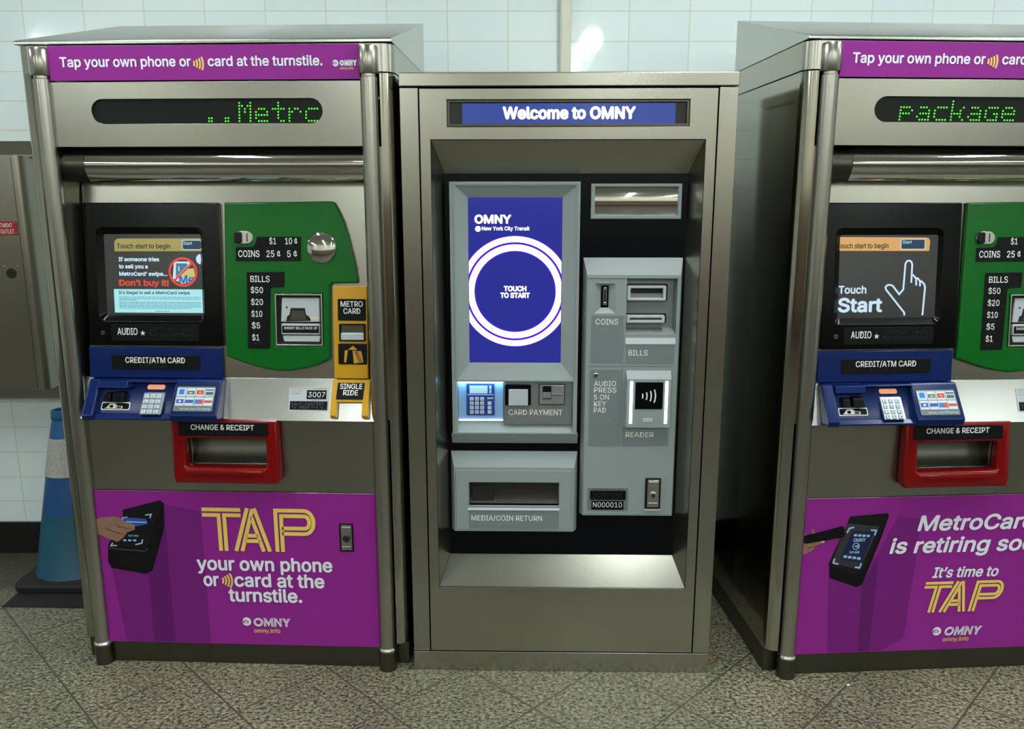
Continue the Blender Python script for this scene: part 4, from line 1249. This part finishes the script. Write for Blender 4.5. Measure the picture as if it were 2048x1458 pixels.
    obj('return_lip', MB().prof_yz([(0.0425, 0.5305), (0.039, 0.5315), (0.047, 0.5455), (0.0475, 0.5305)], -0.2955, -0.0085), 'white_plastic', md)
    ls = obj('return_sign', MB().box(-0.2935, -0.0105, 0.0415, 0.0427, 0.4695, 0.5295), 'grey_label', t)
    text('lettering', [('MEDIA/COIN RETURN', -0.2855, -0.063, 0.4960, 0.0170)], 'sign_text', ls, 0.0415, 0.012)
    braille([(-0.284, 0.4885, 16, 0.0085)], 'braille_grey', ls, 0.0415, None, 12)
    # ---- payment column
    A, B2 = (0.0550, 0.3510, 0.5105, 1.3170), (0.0655, 0.3425, 0.5145, 1.2680)
    holes = [rect(0.0885, 0.1510, 1.1535, 1.2425), rect(0.1835, 0.3330, 1.0905, 1.2575)]
    body = plate_mb(rect(*B2), holes, 0.045, 0.0465)
    del body.plate
    body.loft([quad3(*A, 0.0748), quad3(*B2, 0.0455)], cap0=False, cap1=False)
    pc = obj('payment_column', body, 'grey_plastic', t, smooth=False)
    obj('column_groove', MB().box(0.0775, 0.3320, 0.0442, 0.0452, 0.9915, 0.9945).box(0.1765, 0.1785, 0.0443, 0.0452, 0.995, 1.1475).box(0.1768, 0.1788, 0.0443, 0.0452, 0.7415, 0.990), 'grey_label', pc)
    obj('column_rim', MB().box(0.0700, 0.3360, 0.0425, 0.0455, 1.2590, 1.2625).box(0.0690, 0.3340, 0.0435, 0.0455, 0.5205, 0.5235), 'grey_plastic', pc)
    mb = MB()
    mb.loft([quad3(0.0885, 0.1510, 1.1535, 1.2425, 0.0455), quad3(0.1085, 0.1305, 1.1695, 1.2345, 0.060)], cap0=False, cap1=False)
    cf = obj('coin_funnel', mb, 'grey_plastic', t, smooth=False)
    obj('coin_throat', MB().box(0.1075, 0.1315, 0.0595, 0.066, 1.1685, 1.2355), 'navy_panel', cf)
    obj('coin_slot', plate_mb(rrect(0.1145, 0.1255, 1.1775, 1.2295, 0.002), [rect(0.1180, 0.1220, 1.185, 1.222)], 0.056, 0.060), 'ring', cf, bevel=0.0006)
    mb = MB()
    mb.box(0.1830, 0.3335, 0.070, 0.0745, 1.0900, 1.2580)
    mb.loft([quad3(0.1835, 0.3330, 1.0905, 1.2575, 0.0458), quad3(0.1835, 0.3250, 1.108, 1.2500, 0.0705)], cap0=False, cap1=False)
    br = obj('bill_recess', mb, 'grey_dark', t, smooth=False)
    for n, (z0, z1) in enumerate(((1.191, 1.236), (1.1240, 1.147))):
        x1 = 0.301 - n * 0.001
        f = obj('bill_slot', plate_mb(rrect(0.1855, x1, z0, z1, 0.004), [rect(0.1955, x1 - 0.009, z0 + 0.008, z1 - 0.008)], 0.050, 0.0700), 'white_plastic', t, bevel=0.002)
        obj('slot_shadow', MB().prism(rrect(0.1840, x1 + 0.007, z0 - 0.003, z1 + 0.004, 0.005), 0.0685, 0.0702).box(0.1945, x1 - 0.008, 0.0665, 0.0688, z0 + 0.007, z1 - 0.007), 'black_void', f)
        obj('slot_roller', MB().box(0.197, x1 - 0.010, 0.060, 0.0665, z0 + 0.008, z0 + 0.008 + (z1 - z0 - 0.016) * 0.45), 'grey_label', f)
    obj('bill_lip', MB().prof_yz([(0.0455, 1.0605), (0.0405, 1.0615), (0.0475, 1.0905), (0.049, 1.0605)], 0.1840, 0.3325), 'white_plastic', pc)
    for nm, box, rows, bra in (
            ('coin_sign', (0.0805, 0.1745, 1.0035, 1.1470), [('COINS', 0.0925, 0.1600, 1.1200, 0.0170)], [(0.0965, 1.1105, 4, 0.0085)]),
            ('bill_sign', (0.1845, 0.3305, 1.0010, 1.0530), [('BILLS', 0.1935, 0.2510, 1.0258, 0.0170)], [(0.1985, 1.018, 5, 0.0085)]),
            ('audio_sign', (0.0785, 0.1750, 0.7415, 0.9820), [('AUDIO', 0.0915, 0.1585, 0.9310, 0.0160), ('PRESS', 0.0920, 0.1600, 0.9110, 0.0160), ('5 ON', 0.0920, 0.1380, 0.8888, 0.0160), ('KEY', 0.0925, 0.1300, 0.8685, 0.0160), ('PAD', 0.0925, 0.1300, 0.8480, 0.0160)],
             [(0.0945, 0.838, 5, 0.0085), (0.0925, 0.829, 7, 0.0085), (0.0945, 0.8205, 5, 0.0085)]),
            ('reader_sign', (0.1815, 0.3235, 0.7420, 0.8010), [('READER', 0.1915, 0.2780, 0.7705, 0.0160)], [(0.1925, 0.7635, 5, 0.0085)])):
        p = obj(nm, MB().box(box[0], box[1], 0.0440, 0.0452, box[2], box[3]), 'grey_label', t)
        text('lettering', rows, 'sign_text', p, 0.0440, 0.012)
        braille(bra, 'braille_grey', p, 0.0440, None, len(nm))
    j = obj('audio_jack', MB().disc_y([(0.0075, 0.0445), (0.0075, 0.0415), (0.005, 0.0405)], 0.0965, 0.9655, 18), 'steel_bright', t)
    obj('jack_hole', MB().disc_y([(0.0035, 0.0408), (0.0035, 0.0402)], 0.0965, 0.9655, 12), 'black_void', j)
    rd = obj('card_reader', MB().loft([quad3(0.1870, 0.3245, 0.8040, 0.9805, 0.0455), quad3(0.1890, 0.3225, 0.8055, 0.9575, 0.024)]), 'grey_plastic', t, bevel=0.0015)
    obj('reader_window', MB().box(0.2150, 0.2980, 0.0225, 0.0245, 0.8650, 0.9480), 'navy_panel', rd)
    obj('wave_mark', arcs_into(MB(), 0.2355, 0.2775, 0.9055, 0.042, 0.0224, w=0.0040), 'sign_text', rd)
    for x in (0.1985, 0.3045):
        obj('light_bar', MB().box(x, x + 0.0085, 0.0215, 0.0245, 0.8190, 0.9510), 'light_white', rd, bevel=0.001)
    obj('reader_button', MB().box(0.2405, 0.2695, 0.022, 0.0245, 0.825, 0.8365), 'white_plastic', rd, bevel=0.0008)
    npl = obj('number_plate', MB().prism(rrect(0.0795, 0.2045, 0.5320, 0.6050, 0.003), 0.0430, 0.0450), 'grey_dark', t)
    obj('number_box', MB().box(0.0865, 0.1975, 0.0423, 0.0430, 0.5665, 0.5970).box(0.0915, 0.1915, 0.0423, 0.0430, 0.5345, 0.5630), 'black_sign', npl)
    text('number', [('N000010', 0.0960, 0.1865, 0.5425, 0.0165)], 'sign_text', npl, 0.0422, 0.0)
    text('plate_print', [('PROBLEMS? CALL 511', 0.092, 0.190, 0.5992, 0.0035)], 'black_sign', npl, 0.0429, 0.0)
    braille([(0.097, 0.593, 11, 0.0085), (0.097, 0.583, 11, 0.0085), (0.097, 0.573, 11, 0.0085)], 'braille', npl, 0.0423, None, 14)
    lk = obj('column_lock', plate_mb(rect(0.2580, 0.3050, 0.5405, 0.6385), [rect(0.2630, 0.3005, 0.5445, 0.6345)], 0.038, 0.046), 'black_sign', t, bevel=0.001)
    obj('lock_handle', MB().box(0.2635, 0.3000, 0.0375, 0.045, 0.5450, 0.6340).box(0.2670, 0.2965, 0.0345, 0.038, 0.604, 0.6295).box(0.2670, 0.2965, 0.0355, 0.038, 0.5490, 0.5600), 'steel_bright', lk, bevel=0.001)
    obj('lock_cylinder', MB().disc_y([(0.0120, 0.038), (0.0120, 0.0340), (0.0100, 0.0330)], 0.2818, 0.5845, 20), 'steel_bright', lk)
    obj('key_hole', MB().disc_y([(0.0055, 0.0332), (0.0055, 0.0326)], 0.2818, 0.5845, 14), 'black_void', lk)
    obj('lock_tab', MB().box(0.2560, 0.3060, 0.036, 0.0455, 0.5345, 0.5385), 'white_plastic', lk)
    return t


kiosk((0, 0, 0), R(-0.9975))

# ------------------------------------------------------------------ traffic cone
mat = tag(obj('floor_sheet', MB().prof_xy([(-2.055, 0.418), (-1.63, 0.405), (-1.63, 0.872), (-2.075, 0.872)], 0.0, 0.004), 'black_rubber'), 'flat black sheet on the floor beneath the blue cone', 'mat')  # flat dark sheet laid on the floor under the cone base
t = empty('traffic_cone', (-1.904, 0.69, 0.004), 0, 'worn blue traffic cone with a dirty white band beside the ticket machine', 'traffic cone')
def cone_r(z):
    return 0.160 - 0.181 * z
obj('base', MB().loft([[(x, y, z) for x, y in rrect(-w, w, -w, w, 0.05, 6)] for w, z in ((0.175, 0.0), (0.178, 0.006), (0.178, 0.026), (0.172, 0.033))]).lathe([(0.165, 0.033), (0.162, 0.040), (0.15, 0.040)], 0, 0, 40), 'black_rubber', t, ang=40)
zs = [(0.039, 0.33, 'cone_teal'), (0.33, 0.385, 'cone_deep'), (0.385, 0.418, 'cone_blue')]
bd = obj('body', MB().lathe([(cone_r(0.036) + 0.004, 0.036), (cone_r(0.05), 0.046), (cone_r(0.287), 0.287)], 0, 0, 48, cap0=False, cap1=False), 'cone_teal', t)
obj('blue_band', MB().lathe([(cone_r(0.287), 0.287), (cone_r(0.432), 0.432)], 0, 0, 48, cap0=False, cap1=False), 'cone_deep', t)
obj('white_band', MB().lathe([(cone_r(0.432), 0.4318), (cone_r(0.432) + 0.0025, 0.433), (cone_r(0.578) + 0.0025, 0.577), (cone_r(0.578), 0.579)], 0, 0, 48, cap0=False, cap1=False), 'cone_white', t)
obj('neck', MB().lathe([(cone_r(0.578), 0.5785), (cone_r(0.66) - 0.001, 0.648), (cone_r(0.66) + 0.002, 0.655), (cone_r(0.68) + 0.004, 0.668), (cone_r(0.69) + 0.004, 0.684), (0.030, 0.687), (0.027, 0.684), (0.027, 0.60)], 0, 0, 48, cap0=False, cap1=False), 'cone_blue', t)

# ------------------------------------------------------------------ hose cabinet on the wall
t = empty('utility_cabinet', (-2.35, WALL_Y, 0.70), 0, 'steel wall cabinet with a small red sign beside the leftmost ticket machine', 'cabinet')
obj('lower_flange', MB().box(-0.40, 0.374, -0.075, 0.0, 0.0, 0.052), 'steel', t, bevel=0.002)
obj('upper_flange', MB().prof_yz([(0.0, 0.94), (-0.075, 0.94), (-0.075, 0.955), (-0.04, 1.008), (0.0, 1.008)], -0.40, 0.384), 'steel', t, bevel=0.002)
hw = [(0.33 + 0.036 * math.sin(R(a)), -0.115 - 0.036 * math.cos(R(a))) for a in range(0, 91, 10)]
obj('body', MB().prof_xy([(-0.40, -0.151)] + hw + [(0.366, 0.0), (-0.40, 0.0)], 0.052, 0.948), 'steel', t, ang=25)
sg = obj('sign_plate', MB().prism(rect(-0.02, 0.321, 0.655, 0.707), -0.1535, -0.151), 'sign_red', t)
text('lettering', [('FIRE DEPARTMENT', 0.186, 0.304, 0.6845, 0.0150), ('STANDPIPE OUTLET', 0.178, 0.309, 0.6615, 0.0150)], 'sign_text', sg, -0.1535, 0.0)
mb = MB()
for x, z in ((0.313, 0.701), (0.313, 0.661)):
    mb.disc_y([(0.004, -0.1535), (0.0025, -0.156)], x, z, 12)
obj('rivet', mb, 'ring', sg)
lk = obj('lock_hole', MB().disc_y([(0.0195, -0.1505), (0.0195, -0.1520)], 0.2775, 0.5105, 24), 'black_void', t)
mb = MB()
for dx in (-0.024, 0.024):
    for dz in (-0.026, 0.026):
        mb.disc_y([(0.0048, -0.151), (0.003, -0.154)], 0.2775 + dx, 0.5105 + dz, 12)
obj('rivet', mb, 'ring', lk)
obj('door_seam', MB().box(0.3255, 0.3275, -0.1513, -0.150, 0.06, 0.94), 'steel_dark', t)

# ------------------------------------------------------------------ litter
def scrap(name, x, y, rz, size, mat, label, cat, seed):
    rnd = random.Random(seed)
    n = 8
    a = [(math.cos(2 * math.pi * i / n) * size[0] * rnd.uniform(0.7, 1.1), math.sin(2 * math.pi * i / n) * size[1] * rnd.uniform(0.7, 1.1)) for i in range(n)]
    mb = MB().loft([[(px, py, 0.0005) for px, py in a], [(px * 0.9, py * 0.9, 0.003 + rnd.uniform(0, 0.002)) for px, py in a]])
    o = obj(name, mb, mat)
    o.location = (x, y, 0)
    o.rotation_euler = (0, 0, rz)
    return tag(o, label, cat)


scrap('paper_scrap', 0.893, -0.079, 0.3, (0.007, 0.004), 'paper', 'tiny white paper scrap on the floor before the phone poster', 'paper scrap', 1)
scrap('dry_leaf', -0.062, -0.232, -0.9, (0.014, 0.004), 'leaf', 'thin brown leaf fragment on the granite floor before the middle machine', 'leaf', 2)
scrap('dry_leaf', 0.505, 0.06, 0.9, (0.030, 0.005), 'leaf', 'brown leaf strip on the floor in the gap beside the middle machine', 'leaf', 3)
scrap('dry_leaf', 1.262, -0.012, 0.4, (0.008, 0.004), 'leaf', 'small tan leaf fragment at the plinth under the phone poster', 'leaf', 4)
